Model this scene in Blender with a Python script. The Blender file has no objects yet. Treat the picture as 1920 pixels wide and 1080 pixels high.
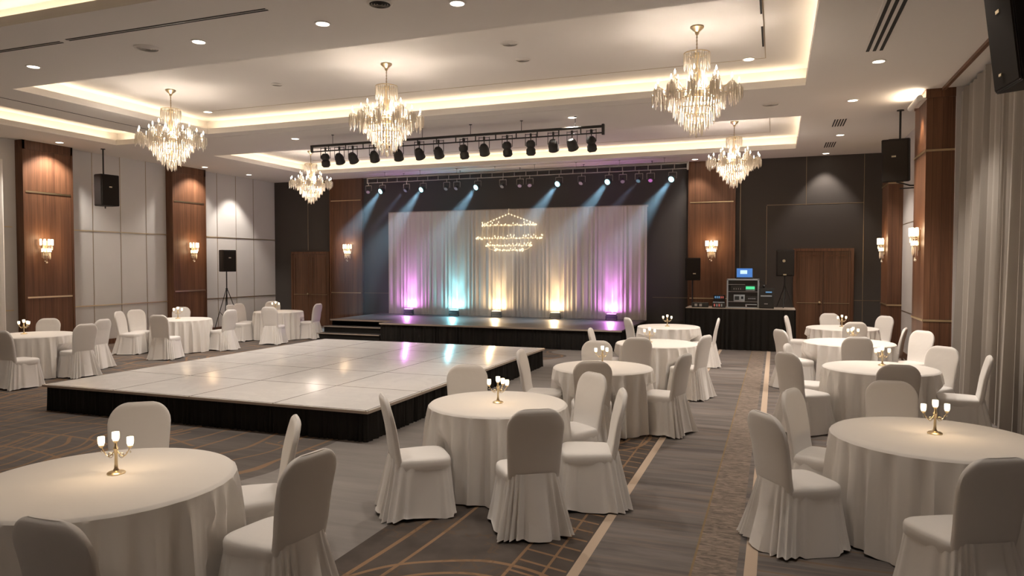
import bpy, bmesh, math, random
from math import sin, cos, pi, radians, sqrt, atan2
from mathutils import Vector, Matrix
random.seed(7)
S = bpy.context.scene
COL = S.collection

# ------------------------------------------------------------------ camera, world, exposure
cam = bpy.data.cameras.new('camera'); cam.sensor_width = 36.0; cam.lens = 1330.0 / 1920.0 * 36.0
cam.clip_start = 0.05; cam.clip_end = 100
camo = bpy.data.objects.new('camera', cam); COL.objects.link(camo)
camo.location = (0, 0, 2.0); camo.rotation_euler = (radians(90 - 1.81), 0, radians(20.4))
S.camera = camo
w = bpy.data.worlds.new('world'); S.world = w; w.use_nodes = True
w.node_tree.nodes['Background'].inputs[0].default_value = (0.9, 0.85, 0.8, 1)
w.node_tree.nodes['Background'].inputs[1].default_value = 0.02
S.view_settings.view_transform = 'Standard'; S.view_settings.look = 'None'
S.view_settings.exposure = 1.22; S.view_settings.gamma = 1.0; S.view_settings.use_curve_mapping = False
S.cycles.max_bounces = 6; S.cycles.diffuse_bounces = 4; S.cycles.glossy_bounces = 3
S.cycles.transparent_max_bounces = 12; S.cycles.transmission_bounces = 2; S.cycles.volume_bounces = 0
S.cycles.sample_clamp_indirect = 4.0
S.cycles.adaptive_threshold = 0.02
S.cycles.caustics_reflective = False; S.cycles.caustics_refractive = False

LED_P = 1.15        # watts per metre of cove strip
DOWN_P = 105.0
CHAND_P = 66.0
SCONCE_P = 5.0
UP_P = 66.0
BEAM_P = 460.0
LEDC = (1.0, 0.80, 0.55); WARM = (1.0, 0.90, 0.80); CHC = (1.0, 0.87, 0.74)

def lamp(kind, name, loc, power, color, **k):
    l = bpy.data.lights.new(name, kind); l.energy = power; l.color = color
    for a, b in k.items():
        if a != 'rot': setattr(l, a, b)
    o = bpy.data.objects.new(name, l); o.location = loc
    if 'rot' in k: o.rotation_euler = k['rot']
    COL.objects.link(o); return o
def aim(o, tgt):
    d = Vector(tgt) - o.location
    o.rotation_euler = d.to_track_quat('-Z', 'Y').to_euler()

# room dimensions
XL, XR, YB, YF, H, HU = -15.95, 2.62, 19.8, -3.0, 4.8, 5.12
COFFERS = [(-11.38, 0.40, 7.87, 12.0), (-13.5, 0.42, 14.42, 18.35), (-14.42, -12.78, -1.5, 12.35), (-11.38, 0.40, 1.2, 5.8)]
CH = 0.24  # cove channel width
for (x0, x1, y0, y1) in COFFERS:
    z = 4.905; o = CH * 0.55
    for (cx, cy, L, along, side) in ((0.5*(x0+x1), y1+o, x1-x0, 'x', 1), (0.5*(x0+x1), y0-o, x1-x0, 'x', -1),
                               (x0-o, 0.5*(y0+y1), y1-y0, 'y', -1), (x1+o, 0.5*(y0+y1), y1-y0, 'y', 1)):
        l = lamp('AREA', 'cove_light', (cx, cy, z), LED_P * L, LEDC, shape='RECTANGLE', size=L, size_y=0.05)
        l.rotation_euler = (pi, 0, 0) if along == 'x' else (pi, 0, pi/2)

# ------------------------------------------------------------------ mesh helpers
class MB:
    def __init__(s): s.b = bmesh.new()
    def box(s, c, d, rot=None, bev=0.0):
        m = Matrix.Translation(c)
        if rot: m = m @ Matrix.Rotation(rot[2], 4, 'Z') @ Matrix.Rotation(rot[1], 4, 'Y') @ Matrix.Rotation(rot[0], 4, 'X')
        m = m @ Matrix.Diagonal((d[0], d[1], d[2], 1))
        r = bmesh.ops.create_cube(s.b, size=1.0, matrix=m)
        if bev > 0:
            es = list({e for v in r['verts'] for e in v.link_edges})
            bmesh.ops.bevel(s.b, geom=es, offset=bev, segments=2, affect='EDGES', profile=0.6)
        return s
    def bb(s, x0, x1, y0, y1, z0, z1, bev=0.0):
        return s.box(((x0+x1)/2, (y0+y1)/2, (z0+z1)/2), (abs(x1-x0), abs(y1-y0), abs(z1-z0)), None, bev)
    def rings(s, rs, close=True, cap0=False, cap1=False):
        vs = [[s.b.verts.new(p) for p in r] for r in rs]
        n = len(vs[0])
        for a, b in zip(vs, vs[1:]):
            for i in range(n if close else n - 1):
                j = (i + 1) % n
                try: s.b.faces.new((a[i], a[j], b[j], b[i]))
                except ValueError: pass
        if cap0: s.b.faces.new(vs[0][::-1])
        if cap1: s.b.faces.new(vs[-1])
        return s
    def lathe(s, prof, n=20, c=(0, 0, 0), cap=True, m=None):
        m = m or Matrix.Identity(4)
        rs = [[tuple(m @ Vector((c[0] + r*cos(2*pi*i/n), c[1] + r*sin(2*pi*i/n), c[2] + z))) for i in range(n)] for r, z in prof]
        return s.rings(rs, True, cap, cap)
    def tube(s, pts, r, n=8, cap=True):
        pts = [Vector(p) for p in pts]; rs = []
        up = Vector((0, 0, 1)); prev = None
        for i, p in enumerate(pts):
            t = (pts[min(i+1, len(pts)-1)] - pts[max(i-1, 0)]).normalized()
            a = prev if prev is not None else (up if abs(t.z) < 0.9 else Vector((1, 0, 0)))
            x = (a - t * a.dot(t)).normalized(); prev = x; y = t.cross(x)
            rr = r[i] if isinstance(r, (list, tuple)) else r
            rs.append([tuple(p + x*cos(2*pi*k/n)*rr + y*sin(2*pi*k/n)*rr) for k in range(n)])
        return s.rings(rs, True, cap, cap)
    def ball(s, c, r, seg=10, sz=1.0):
        bmesh.ops.create_uvsphere(s.b, u_segments=seg, v_segments=max(6, seg*2//3), radius=r, matrix=Matrix.Translation(c) @ Matrix.Diagonal((1, 1, sz, 1))); return s
    def torus(s, c, R, r, n=32, k=6, m=None):
        m = m or Matrix.Identity(4)
        rs = []
        for i in range(n + 1):
            a = 2*pi*i/n
            rs.append([tuple(m @ Vector((c[0] + (R + r*cos(2*pi*q/k))*cos(a), c[1] + (R + r*cos(2*pi*q/k))*sin(a), c[2] + r*sin(2*pi*q/k)))) for q in range(k)])
        s.rings(rs, True); return s
    def mesh(s, name, mat, smooth=True):
        bmesh.ops.remove_doubles(s.b, verts=s.b.verts, dist=1e-5)
        bmesh.ops.recalc_face_normals(s.b, faces=s.b.faces)
        me = bpy.data.meshes.new(name); s.b.to_mesh(me); s.b.free()
        me.materials.append(mat)
        if smooth:
            me.polygons.foreach_set('use_smooth', [True]*len(me.polygons))
            try: me.set_sharp_from_angle(angle=radians(38))
            except Exception: pass
        return me
    def obj(s, name, mat, parent=None, loc=None, smooth=True, label=None):
        return link(name, s.mesh(name, mat, smooth), parent, loc, label)
def link(name, me, parent=None, loc=None, label=None, rot=None):
    o = bpy.data.objects.new(name, me); COL.objects.link(o)
    if parent: o.parent = parent
    if loc: o.location = loc
    if rot: o.rotation_euler = rot
    if label: o['label'] = label
    return o
def thing(name, label, cat, loc=(0, 0, 0), rz=0, group=None):
    o = bpy.data.objects.new(name, None); COL.objects.link(o); o.empty_display_size = 0.1
    o.location = loc; o.rotation_euler = (0, 0, rz); return tag(o, label, cat, group)
def tag(o, label, cat, group=None, kind=None):
    o['label'] = label; o['category'] = cat
    if group: o['group'] = group
    if kind: o['kind'] = kind
    return o
def struct(o, label=None):
    o['kind'] = 'structure'
    if label: o['label'] = label
    return o
def copy_tree(o, loc=None, rz=None, label=None, group=None, parent=None):
    c = o.copy(); COL.objects.link(c)
    if parent: c.parent = parent
    if loc is not None: c.location = loc
    if rz is not None: c.rotation_euler = (0, 0, rz)
    if label: c['label'] = label
    if group: c['group'] = group
    for ch in KIDS.get(o.name, None) or [x for x in o.children]:
        copy_tree(ch, parent=c)
    return c
KIDS = {}

# ------------------------------------------------------------------ materials
def mat(name, col, rough=0.6, metal=0.0, spec=0.5, emit=None, es=0.0, alpha=1.0, coat=0.0, sheen=0.0, trans=0.0):
    m = bpy.data.materials.new(name); m.use_nodes = True
    p = m.node_tree.nodes['Principled BSDF']
    p.inputs['Base Color'].default_value = (*col, 1); p.inputs['Roughness'].default_value = rough
    p.inputs['Metallic'].default_value = metal; p.inputs['Specular IOR Level'].default_value = spec
    p.inputs['Alpha'].default_value = alpha; p.inputs['Coat Weight'].default_value = coat
    p.inputs['Coat Roughness'].default_value = 0.06
    p.inputs['Sheen Weight'].default_value = sheen; p.inputs['Transmission Weight'].default_value = trans
    if emit: p.inputs['Emission Color'].default_value = (*emit, 1); p.inputs['Emission Strength'].default_value = es
    return m
class NT:
    def __init__(s, m):
        s.t = m.node_tree; s.p = s.t.nodes['Principled BSDF']
    def n(s, typ, **k):
        x = s.t.nodes.new(typ)
        for a, b in k.items(): setattr(x, a, b)
        return x
    def set(s, sock, v):
        if isinstance(v, (int, float)): sock.default_value = v
        elif isinstance(v, tuple): sock.default_value = v if len(v) == 4 or sock.type == 'VECTOR' else (*v, 1)
        else: s.t.links.new(v, sock)
    def m(s, op, a, b=0.0, c=0.0):
        x = s.n('ShaderNodeMath', operation=op); s.set(x.inputs[0], a); s.set(x.inputs[1], b); s.set(x.inputs[2], c); return x.outputs[0]
    def mix(s, f, a, b):
        x = s.n('ShaderNodeMix', data_type='RGBA'); s.set(x.inputs[0], f); s.set(x.inputs[6], a); s.set(x.inputs[7], b); return x.outputs[2]
    def co(s, scale=(1, 1, 1)):
        tc = s.n('ShaderNodeTexCoord'); mp = s.n('ShaderNodeMapping'); s.t.links.new(tc.outputs['Object'], mp.inputs[0])
        mp.inputs['Scale'].default_value = scale; return mp.outputs[0]
    def noise(s, scale, vec=None, detail=3, rough=0.5, dist=0.0):
        x = s.n('ShaderNodeTexNoise'); x.inputs['Scale'].default_value = scale; x.inputs['Detail'].default_value = detail
        x.inputs['Roughness'].default_value = rough; x.inputs['Distortion'].default_value = dist
        if vec is not None: s.t.links.new(vec, x.inputs['Vector'])
        return x.outputs['Fac']
    def ramp(s, f, lo, hi):
        x = s.n('ShaderNodeMapRange'); s.set(x.inputs[0], f); x.inputs[1].default_value = lo; x.inputs[2].default_value = hi; return x.outputs[0]
    def xyz(s, vec=None):
        x = s.n('ShaderNodeSeparateXYZ'); s.t.links.new(vec if vec is not None else s.co(), x.inputs[0]); return x.outputs
    def bump(s, h, st=0.2, d=0.01):
        x = s.n('ShaderNodeBump'); x.inputs['Strength'].default_value = st; x.inputs['Distance'].default_value = d
        s.set(x.inputs['Height'], h); s.t.links.new(x.outputs[0], s.p.inputs['Normal'])
    def base(s, c): s.set(s.p.inputs['Base Color'], c)

M = {}
M['cloth'] = mat('white_cloth', (0.82, 0.785, 0.745), 0.85, sheen=0.15, spec=0.2)
t = NT(M['cloth']); t.bump(t.noise(9, t.co(), 3), 0.25, 0.008)
M['cover'] = mat('chair_cover_cloth', (0.80, 0.77, 0.74), 0.75, sheen=0.2, spec=0.25)
t = NT(M['cover']); t.bump(t.noise(7, t.co(), 3), 0.3, 0.012)
M['brass'] = mat('brass', (0.74, 0.60, 0.38), 0.30, 1.0)
M['brassd'] = mat('aged_brass', (0.40, 0.31, 0.20), 0.45, 1.0)
M['ceil'] = mat('ceiling_plaster', (0.74, 0.705, 0.665), 0.9, spec=0.2)
M['ceilup'] = mat('coffer_plaster', (0.72, 0.68, 0.64), 0.9, spec=0.2)
M['black'] = mat('black_metal', (0.018, 0.017, 0.016), 0.5, 0.0)
M['blackp'] = mat('black_painted_truss', (0.03, 0.028, 0.026), 0.45, 0.3)
M['grille'] = mat('speaker_grille', (0.022, 0.018, 0.015), 0.8, spec=0.15)
M['cab'] = mat('speaker_cabinet', (0.016, 0.013, 0.012), 0.6, spec=0.25)
M['greyal'] = mat('aluminium_pipe', (0.42, 0.40, 0.40), 0.4, 0.6)
M['dark'] = mat('dark_slot', (0.012, 0.011, 0.010), 0.8)
M['white'] = mat('white_plastic', (0.75, 0.73, 0.70), 0.4)
M['badge'] = mat('silver_badge', (0.7, 0.62, 0.45), 0.3, 0.8)
M['screenk'] = mat('dark_screen', (0.02, 0.025, 0.03), 0.2)
def emat(n, c, s): return mat(n, (0.0, 0.0, 0.0), 0.5, emit=c, es=s)
M['lens'] = emat('downlight_lens', (1.0, 0.86, 0.68), 5.0)
M['bulb'] = emat('candle_bulb', (1.0, 0.86, 0.66), 5.0)
M['candle'] = emat('candle_glass_lit', (1.0, 0.80, 0.52), 1.7)
M['tube'] = emat('sconce_tube_lit', (1.0, 0.78, 0.50), 1.8)
M['bead'] = emat('fairy_light', (1.0, 0.72, 0.40), 0.42)
M['fairy'] = emat('fairy_light_bulb', (1.0, 0.74, 0.42), 1.0)
M['cyan'] = emat('cyan_lens', (0.42, 0.92, 1.0), 2.2)
M['lviolet'] = emat('violet_lens', (0.45, 0.40, 0.62), 0.15)
M['lpink'] = emat('pink_lens', (0.65, 0.40, 0.50), 0.16)
M['lteal'] = emat('teal_lens', (0.20, 0.42, 0.50), 0.2)
M['lmag'] = emat('magenta_lens', (0.75, 0.22, 0.65), 0.3)
M['lgrey'] = mat('unlit_lens', (0.35, 0.35, 0.36), 0.25)
M['smag'] = emat('magenta_strip', (1.0, 0.35, 1.0), 2.0)
M['scyan'] = emat('cyan_strip', (0.35, 0.95, 1.0), 2.0)
M['swarm'] = emat('warm_strip', (1.0, 0.75, 0.40), 2.0)
M['blue'] = emat('laptop_blue', (0.06, 0.20, 0.55), 0.45)
M['bluew'] = emat('laptop_white', (0.55, 0.75, 1.0), 0.55)
M['green'] = emat('green_display', (0.10, 0.85, 0.35), 0.4)
M['led'] = emat('small_led_blue', (0.25, 0.55, 0.9), 0.22)
M['ledr'] = emat('small_led_red', (0.9, 0.2, 0.15), 0.2)
M['greyp'] = mat('grey_front_panel', (0.38, 0.42, 0.46), 0.4)
# crystal: clear glass drops seen as partly see-through bright glass
M['crystal'] = mat('crystal_glass', (0.86, 0.78, 0.67), 0.12, spec=0.9, alpha=0.74, coat=0.4)
M['glasst'] = mat('clear_glass', (0.95, 0.9, 0.82), 0.1, spec=0.8, alpha=0.35)

def wood(name, c0, c1, plank=0.14, axis=0):
    m = mat(name, c1, 0.42, spec=0.35); t = NT(m)
    v = t.co(); o = t.xyz(v)
    u = t.m('ADD', o[0], o[1])
    pl = t.m('FLOOR', t.m('DIVIDE', u, plank))
    wn = t.n('ShaderNodeTexWhiteNoise', noise_dimensions='1D'); t.set(wn.inputs['W'], pl)
    mp = t.n('ShaderNodeMapping'); t.t.links.new(v, mp.inputs[0]); mp.inputs['Scale'].default_value = (22, 22, 0.9)
    g = t.noise(1.0, mp.outputs[0], 5, 0.62, 0.6)
    mp2 = t.n('ShaderNodeMapping'); t.t.links.new(v, mp2.inputs[0]); mp2.inputs['Scale'].default_value = (5, 5, 0.35)
    g2 = t.noise(1.0, mp2.outputs[0], 2, 0.5, 0.3)
    f = t.m('ADD', t.m('MULTIPLY', t.ramp(g, 0.3, 0.7), 0.5), t.m('ADD', t.m('MULTIPLY', t.ramp(g2, 0.3, 0.7), 0.35), t.m('MULTIPLY', wn.outputs[0], 0.25)))
    c = t.mix(f, c0, c1)
    fr = t.m('FRACT', t.m('DIVIDE', u, plank))
    groove = t.m('LESS_THAN', fr, 0.035)
    c = t.mix(t.m('MULTIPLY', groove, 0.75), c, (0.02, 0.010, 0.006))
    t.base(c); t.bump(g, 0.1, 0.003); return m
M['wood'] = wood('walnut_panelling', (0.070, 0.029, 0.016), (0.215, 0.102, 0.054))
M['woodd'] = wood('dark_walnut', (0.060, 0.025, 0.013), (0.20, 0.092, 0.048), 0.16)
M['wooddoor'] = wood('door_veneer', (0.060, 0.028, 0.016), (0.19, 0.095, 0.052), 0.19)

def wallmat(name, c, var=0.06):
    m = mat(name, c, 0.8, spec=0.25); t = NT(m)
    n = t.noise(1.3, t.co(), 4); t.base(t.mix(n, tuple(x*(1-var) for x in c), tuple(x*(1+var) for x in c)))
    t.bump(t.noise(160, t.co(), 2), 0.08, 0.002); return m
M['wall'] = wallmat('grey_fabric_wall', (0.64, 0.62, 0.60))
M['wallb'] = wallmat('charcoal_wall', (0.066, 0.057, 0.052))
M['wallr'] = wallmat('pale_grey_panel', (0.50, 0.47, 0.455))

def drapemat(name, c, n_scale=2.0, rough=0.85, sheen=0.1):
    m = mat(name, c, rough, spec=0.15, sheen=sheen); t = NT(m)
    mp = t.co((6, 6, 0.4)); n = t.noise(n_scale, mp, 3)
    t.base(t.mix(n, tuple(x*0.88 for x in c), tuple(min(1, x*1.08) for x in c))); return m
M['drape'] = drapemat('backdrop_cloth', (0.62, 0.575, 0.53))
M['curtain'] = drapemat('window_curtain', (0.36, 0.325, 0.29))
M['skirt'] = drapemat('black_skirting', (0.022, 0.020, 0.018), sheen=0.0)
M['deck'] = mat('stage_deck', (0.075, 0.068, 0.068), 0.42)
t = NT(M['deck']); n = t.noise(2.5, t.co(), 4); t.base(t.mix(n, (0.06, 0.054, 0.054), (0.09, 0.08, 0.08)))
M['nosing'] = mat('pale_edge_strip', (0.45, 0.38, 0.32), 0.45)

# carpet
cm = mat('patterned_carpet', (0.1, 0.09, 0.08), 0.95, spec=0.1); M['carpet'] = cm
t = NT(cm); v = t.co(); X, Y, Z_ = t.xyz(v)
s1 = t.noise(1.0, t.co((0.55, 5.5, 1)), 5, 0.65, 0.4)
s2 = t.noise(1.0, t.co((0.9, 12.0, 1)), 3, 0.6, 0.3)
big = t.noise(0.6, v, 2)
base = t.mix(t.ramp(s1, 0.32, 0.68), (0.115, 0.102, 0.097), (0.250, 0.222, 0.205))
base = t.mix(t.m('MULTIPLY', t.ramp(s2, 0.50, 0.72), 0.55), base, (0.30, 0.225, 0.175))
def band(c, hw): return t.m('LESS_THAN', t.m('ABSOLUTE', t.m('SUBTRACT', X, c)), hw)
def rng(a, b): return t.m('MULTIPLY', t.m('GREATER_THAN', X, a), t.m('LESS_THAN', X, b))
# plain grey margin round the dance floor
plain = t.mix(t.ramp(s1, 0.3, 0.7), (0.235, 0.216, 0.204), (0.30, 0.275, 0.258))
notpath = t.m('MAXIMUM', rng(-1.2, 4.0), 0.0)
dk = t.mix(t.ramp(t.noise(3.0, v, 3), 0.3, 0.7), (0.080, 0.066, 0.058), (0.125, 0.104, 0.090))
copper = (0.34, 0.205, 0.115)
def lines(freq, vec_u, hw):
    return t.m('LESS_THAN', t.m('ABSOLUTE', t.m('SUBTRACT', t.m('FRACT', t.m('MULTIPLY', vec_u, freq)), 0.5)), hw)
def rings(cx, cy, freq, hw, rmax, sy=1.0):
    dx = t.m('SUBTRACT', X, cx); dy = t.m('MULTIPLY', t.m('SUBTRACT', Y, cy), sy)
    r = t.m('SQRT', t.m('ADD', t.m('MULTIPLY', dx, dx), t.m('MULTIPLY', dy, dy)))
    r = t.m('ADD', r, t.m('MULTIPLY', t.m('SUBTRACT', big, 0.5), 0.35))
    return t.m('MULTIPLY', lines(freq, r, hw), t.m('LESS_THAN', r, rmax))
wob = t.m('ADD', X, t.m('MULTIPLY', t.m('SINE', t.m('MULTIPLY', Y, 0.9)), 0.10))
wob2 = t.m('ADD', X, t.m('MULTIPLY', t.m('SUBTRACT', t.noise(0.55, v, 1), 0.5), 1.6))
cell = t.n('ShaderNodeTexVoronoi', feature='DISTANCE_TO_EDGE'); cell.inputs['Scale'].default_value = 9; t.t.links.new(v, cell.inputs['Vector'])
mott = t.m('MULTIPLY', t.m('LESS_THAN', cell.outputs['Distance'], 0.06), t.m('GREATER_THAN', t.noise(1.7, v, 2), 0.54))
pat = t.m('MAXIMUM', rings(-1.75, 3.55, 5.2, 0.085, 0.95), rings(-2.1, 8.2, 4.5, 0.08, 0.9))
pat = t.m('MAXIMUM', pat, t.m('MULTIPLY', t.m('MAXIMUM', lines(5.5, t.m('ADD', Y, t.m('MULTIPLY', X, 0.25)), 0.07), 0.0), rng(-1.62, -1.26)))
pat = t.m('MAXIMUM', pat, t.m('MAXIMUM', band(-1.63, 0.012), band(-1.40, 0.010)))
pat = t.m('MAXIMUM', pat, t.m('MAXIMUM', t.m('LESS_THAN', t.m('ABSOLUTE', t.m('ADD', wob, 2.62)), 0.018), t.m('LESS_THAN', t.m('ABSOLUTE', t.m('ADD', wob, 2.40)), 0.014)))
zoneA = rng(-2.78, -1.2)
zoneB = t.m('LESS_THAN', wob2, -4.7)
patB = t.m('MAXIMUM', lines(2.6, wob2, 0.055), t.m('MULTIPLY', lines(7.0, wob2, 0.09), t.m('GREATER_THAN', big, 0.52)))
patB = t.m('MAXIMUM', patB, t.m('MULTIPLY', lines(1.7, t.m('ADD', Y, t.m('MULTIPLY', t.m('SINE', X), 0.35)), 0.03), t.m('GREATER_THAN', big, 0.48)))
colA = t.mix(t.m('MULTIPLY', pat, 0.8), dk, copper); colA = t.mix(t.m('MULTIPLY', mott, 0.35), colA, (0.16, 0.10, 0.06))
colB = t.mix(t.m('MULTIPLY', patB, 0.7), t.mix(t.ramp(s1, 0.3, 0.7), (0.115, 0.102, 0.096), (0.185, 0.162, 0.148)), copper)
c = t.mix(notpath, plain, base)
c = t.mix(zoneB, c, colB); c = t.mix(zoneA, c, colA)
nb = t.noise(1.0, t.co((9, 30, 1)), 4, 0.7, 1.0)
bandc = t.mix(t.ramp(nb, 0.38, 0.62), (0.15, 0.122, 0.104), (0.33, 0.265, 0.215))
c = t.mix(rng(-0.50, -0.22), c, bandc)
edge = t.m('ABSOLUTE', t.m('ADD', X, 0.50)); c = t.mix(t.m('MULTIPLY', t.m('LESS_THAN', edge, 0.008), 0.7), c, (0.28, 0.19, 0.09))
sp = t.m('MULTIPLY', t.m('GREATER_THAN', X, -0.09), t.m('MULTIPLY', lines(3.6, t.m('ADD', Y, t.m('MULTIPLY', t.m('SUBTRACT', big, 0.5), 0.5)), 0.05), 1.0))
c = t.mix(t.m('MULTIPLY', sp, 0.5), c, (0.24, 0.15, 0.08))
c = t.mix(t.m('MAXIMUM', band(-1.21, 0.036), band(-0.135, 0.040)), c, (0.60, 0.47, 0.36))
fine = t.noise(240, v, 2)
c = t.mix(t.m('MULTIPLY', t.m('SUBTRACT', 1.0, fine), 0.25), c, (0.05, 0.045, 0.042))
t.base(c); t.bump(fine, 0.3, 0.004)

# dance floor marble tiles
dm = mat('white_marble_tiles', (0.7, 0.68, 0.66), 0.2, spec=0.5, coat=0.0); M['marble'] = dm
t = NT(dm); v = t.co(); X, Y, Z_ = t.xyz(v)
vein = t.noise(1.6, v, 8, 0.65, 1.4)
vv = t.m('ABSOLUTE', t.m('SUBTRACT', vein, 0.5))
cc = t.mix(t.ramp(vv, 0.0, 0.09), (0.775, 0.762, 0.755), (0.825, 0.812, 0.80))
def seam(u, step, o):
    f = t.m('FRACT', t.m('DIVIDE', t.m('SUBTRACT', u, o), step)); d = t.m('ABSOLUTE', t.m('SUBTRACT', f, 0.5))
    return t.m('GREATER_THAN', d, 0.5 - 0.0075)
sm = t.m('MAXIMUM', seam(X, 1.275, -9.4), seam(Y, 1.29, 6.87))
t.base(t.mix(sm, cc, (0.22, 0.20, 0.185)))
t.set(t.p.inputs['Roughness'], t.m('ADD', t.m('MULTIPLY', t.noise(3, v, 3), 0.06), 0.18))
t.bump(t.m('SUBTRACT', 1.0, sm), 0.25, 0.003)

# ------------------------------------------------------------------ room shell
struct(MB().bb(XL-0.3, XR+0.6, YF-0.2, YB+0.2, -0.1, 0.0).obj('floor', M['carpet']), 'patterned grey-brown carpet with cream and copper lines')
# ceiling: soffit slab with openings + coffer boxes
m = MB()
xs = sorted({XL-0.3, XR+0.6} | {a for c_ in COFFERS for a in c_[:2]}); ys = sorted({YF-0.2, YB+0.2} | {a for c_ in COFFERS for a in c_[2:]})
for i in range(len(xs)-1):
    for j in range(len(ys)-1):
        cx, cy = (xs[i]+xs[i+1])/2, (ys[j]+ys[j+1])/2
        if any(a < cx < b and c_ < cy < d for a, b, c_, d in COFFERS): continue
        m.bb(xs[i], xs[i+1], ys[j], ys[j+1], H, H+0.03)
struct(m.obj('ceiling', M['ceil'], smooth=False), 'grey plaster ceiling with lit coffers')
m = MB(); f_ = 0.03
for (x0, x1, y0, y1) in COFFERS:      # upstand lips, cove back walls and raised ceilings
    for a in ((x0-f_, x0, y0-f_, y1+f_), (x1, x1+f_, y0-f_, y1+f_), (x0, x1, y0-f_, y0), (x0, x1, y1, y1+f_)):
        m.bb(*a, H+0.03, H+0.115)
    for a in ((x0-CH-0.03, x0-CH, y0-CH, y1+CH), (x1+CH, x1+CH+0.03, y0-CH, y1+CH), (x0-CH, x1+CH, y0-CH-0.03, y0-CH), (x0-CH, x1+CH, y1+CH, y1+CH+0.03)):
        m.bb(*a, H+0.03, HU)
    m.bb(x0-CH-0.03, x1+CH+0.03, y0-CH-0.03, y1+CH+0.03, HU, HU+0.04)
struct(m.obj('trim_1', M['ceilup'], smooth=False), 'raised coffer ceilings with stepped cove edges')
m = MB()   # shadow-gap lines on the raised ceilings
for (x0, x1, y0, y1) in COFFERS[:2]:
    i_ = 0.58
    for a in ((x0+i_, x1-i_, y1-i_-0.006, y1-i_+0.006), (x1-i_-0.006, x1-i_+0.006, y0+i_, y1-i_)):
        m.bb(*a, HU-0.004, HU)
struct(m.obj('trim_2', M['brassd'], smooth=False), 'thin shadow line around the raised ceiling')
# walls
struct(MB().bb(XL-0.2, XL, YF-0.2, YB, 0, H+0.4).obj('wall_left', M['wall']), 'grey panelled wall')
struct(MB().bb(XL-0.2, XR+0.6, YB, YB+0.2, 0, H+0.4).obj('wall_back', M['wallb']), 'charcoal wall behind the stage')
struct(MB().bb(XR, XR+0.2, 12.9, YB, 0, H).obj('wall_right', M['wallr']), 'pale grey panelled wall')
struct(MB().bb(XR+0.35, XR+0.5, YF, 12.9, 0, H).obj('wall_right', M['wallr']), 'wall behind the curtains')
struct(MB().bb(XL-0.2, XR+0.6, YF-0.2, YF, 0, H+0.4).obj('wall_front', M['wall']), 'wall behind the camera')
# left wall seams and rails
m = MB()
for y in (12.95, 13.75, 14.55, 17.15, 17.95, 18.75, 6.4, 8.0, 9.6):
    m.bb(XL, XL+0.006, y-0.006, y+0.006, 0.12, H)
struct(m.obj('trim_3', M['brassd'], smooth=False), 'vertical seams of the left wall panels')
m = MB()
for (a, b) in ((12.25, 15.22), (16.45, YB)):
    for z in (1.0, 2.86): m.bb(XL, XL+0.012, a, b, z-0.012, z+0.012)
for z in (1.0, 2.86): m.bb(XL, XL+0.012, YF, 10.95, z-0.01, z+0.01)
struct(m.obj('trim_4', M['brass'], smooth=False), 'brass rails across the left wall')
struct(MB().bb(XL, XL+0.02, YF, YB, 0, 0.13).obj('baseboard_left', M['woodd']), 'wood baseboard')
struct(MB().bb(XL, XR, YB-0.02, YB, 0, 0.13).obj('baseboard_back', M['black']), 'dark baseboard')
struct(MB().bb(XR-0.02, XR, 13.9, YB, 0, 0.13).obj('baseboard_right', M['woodd']), 'wood baseboard')
# back wall seams
m = MB()
for (x, z0, z1) in ((-0.24, 1.5, 3.56), (0.71, 3.56, H), (2.05, 0.13, H), (-14.6, 2.5, H), (-0.90, 1.6, H)):
    m.bb(x-0.005, x+0.005, YB-0.005, YB, z0, z1)
for (a, b, z) in ((-0.24, 2.05, 3.58), (-3.2, -2.25, 1.12), (1.86, XR, 1.12), (-12.45, -11.4, 1.12)):
    m.bb(a, b, YB-0.005, YB, z-0.005, z+0.005)
struct(m.obj('trim_5', M['brassd'], smooth=False), 'thin brass seams on the charcoal wall')
# pilasters
def pilaster(name, x0, x1, y0, y1, axis, ms, label, zs):
    o = struct(MB().bb(x0, x1, y0, y1, 0, H).obj(name, ms, smooth=False), label)
    m = MB()
    for z in zs:
        e = 0.012
        if axis == 'l': m.bb(x1, x1+e, y0+0.06, y1-0.06, z-0.018, z+0.018)
        elif axis == 'b': m.bb(x0+0.03, x1-0.03, y0-e, y0, z-0.012, z+0.012)
        else: m.bb(x0-e, x1+0.02, y0-e, y1+e, z-0.016, z+0.016)
    m.obj('brass_strip', M['brass'], o, smooth=False)
    m = MB()
    t_ = 0.014
    if axis == 'l':
        for a in ((y0, y0+0.05), (y1-0.05, y1)): m.bb(x1, x1+t_, a[0], a[1], 0, H)
        m.bb(x1, x1+t_, y0, y1, H-0.2, H)
    elif axis == 'b':
        for a in ((x0, x0+0.05), (x1-0.05, x1)): m.bb(a[0], a[1], y0-t_, y0, 0, H)
    else:
        m.bb(x0-t_, x1, y0-t_, y1+t_, H-0.14, H)
    m.obj('frame_moulding', M['woodd'], o, smooth=False)
    return o
pilaster('trim_6', XL, -15.72, 11.05, 12.25, 'l', M['wood'], 'wide walnut pilaster at the left edge', (1.28, 3.66))
pilaster('trim_7', XL, -15.72, 15.22, 16.45, 'l', M['wood'], 'second walnut pilaster on the left wall', (1.28, 3.80))
pilaster('trim_8', -13.68, -12.45, YB-0.10, YB, 'b', M['woodd'], 'walnut pilaster left of the stage', (1.12, 4.10))
pilaster('trim_9', -2.24, -1.02, YB-0.10, YB, 'b', M['wood'], 'walnut pilaster right of the stage', (1.12, 3.70))
pilaster('trim_10', 2.22, XR+0.35, 12.95, 13.95, 'r', M['wood'], 'walnut column beside the curtain', (1.12, 3.83))
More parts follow.
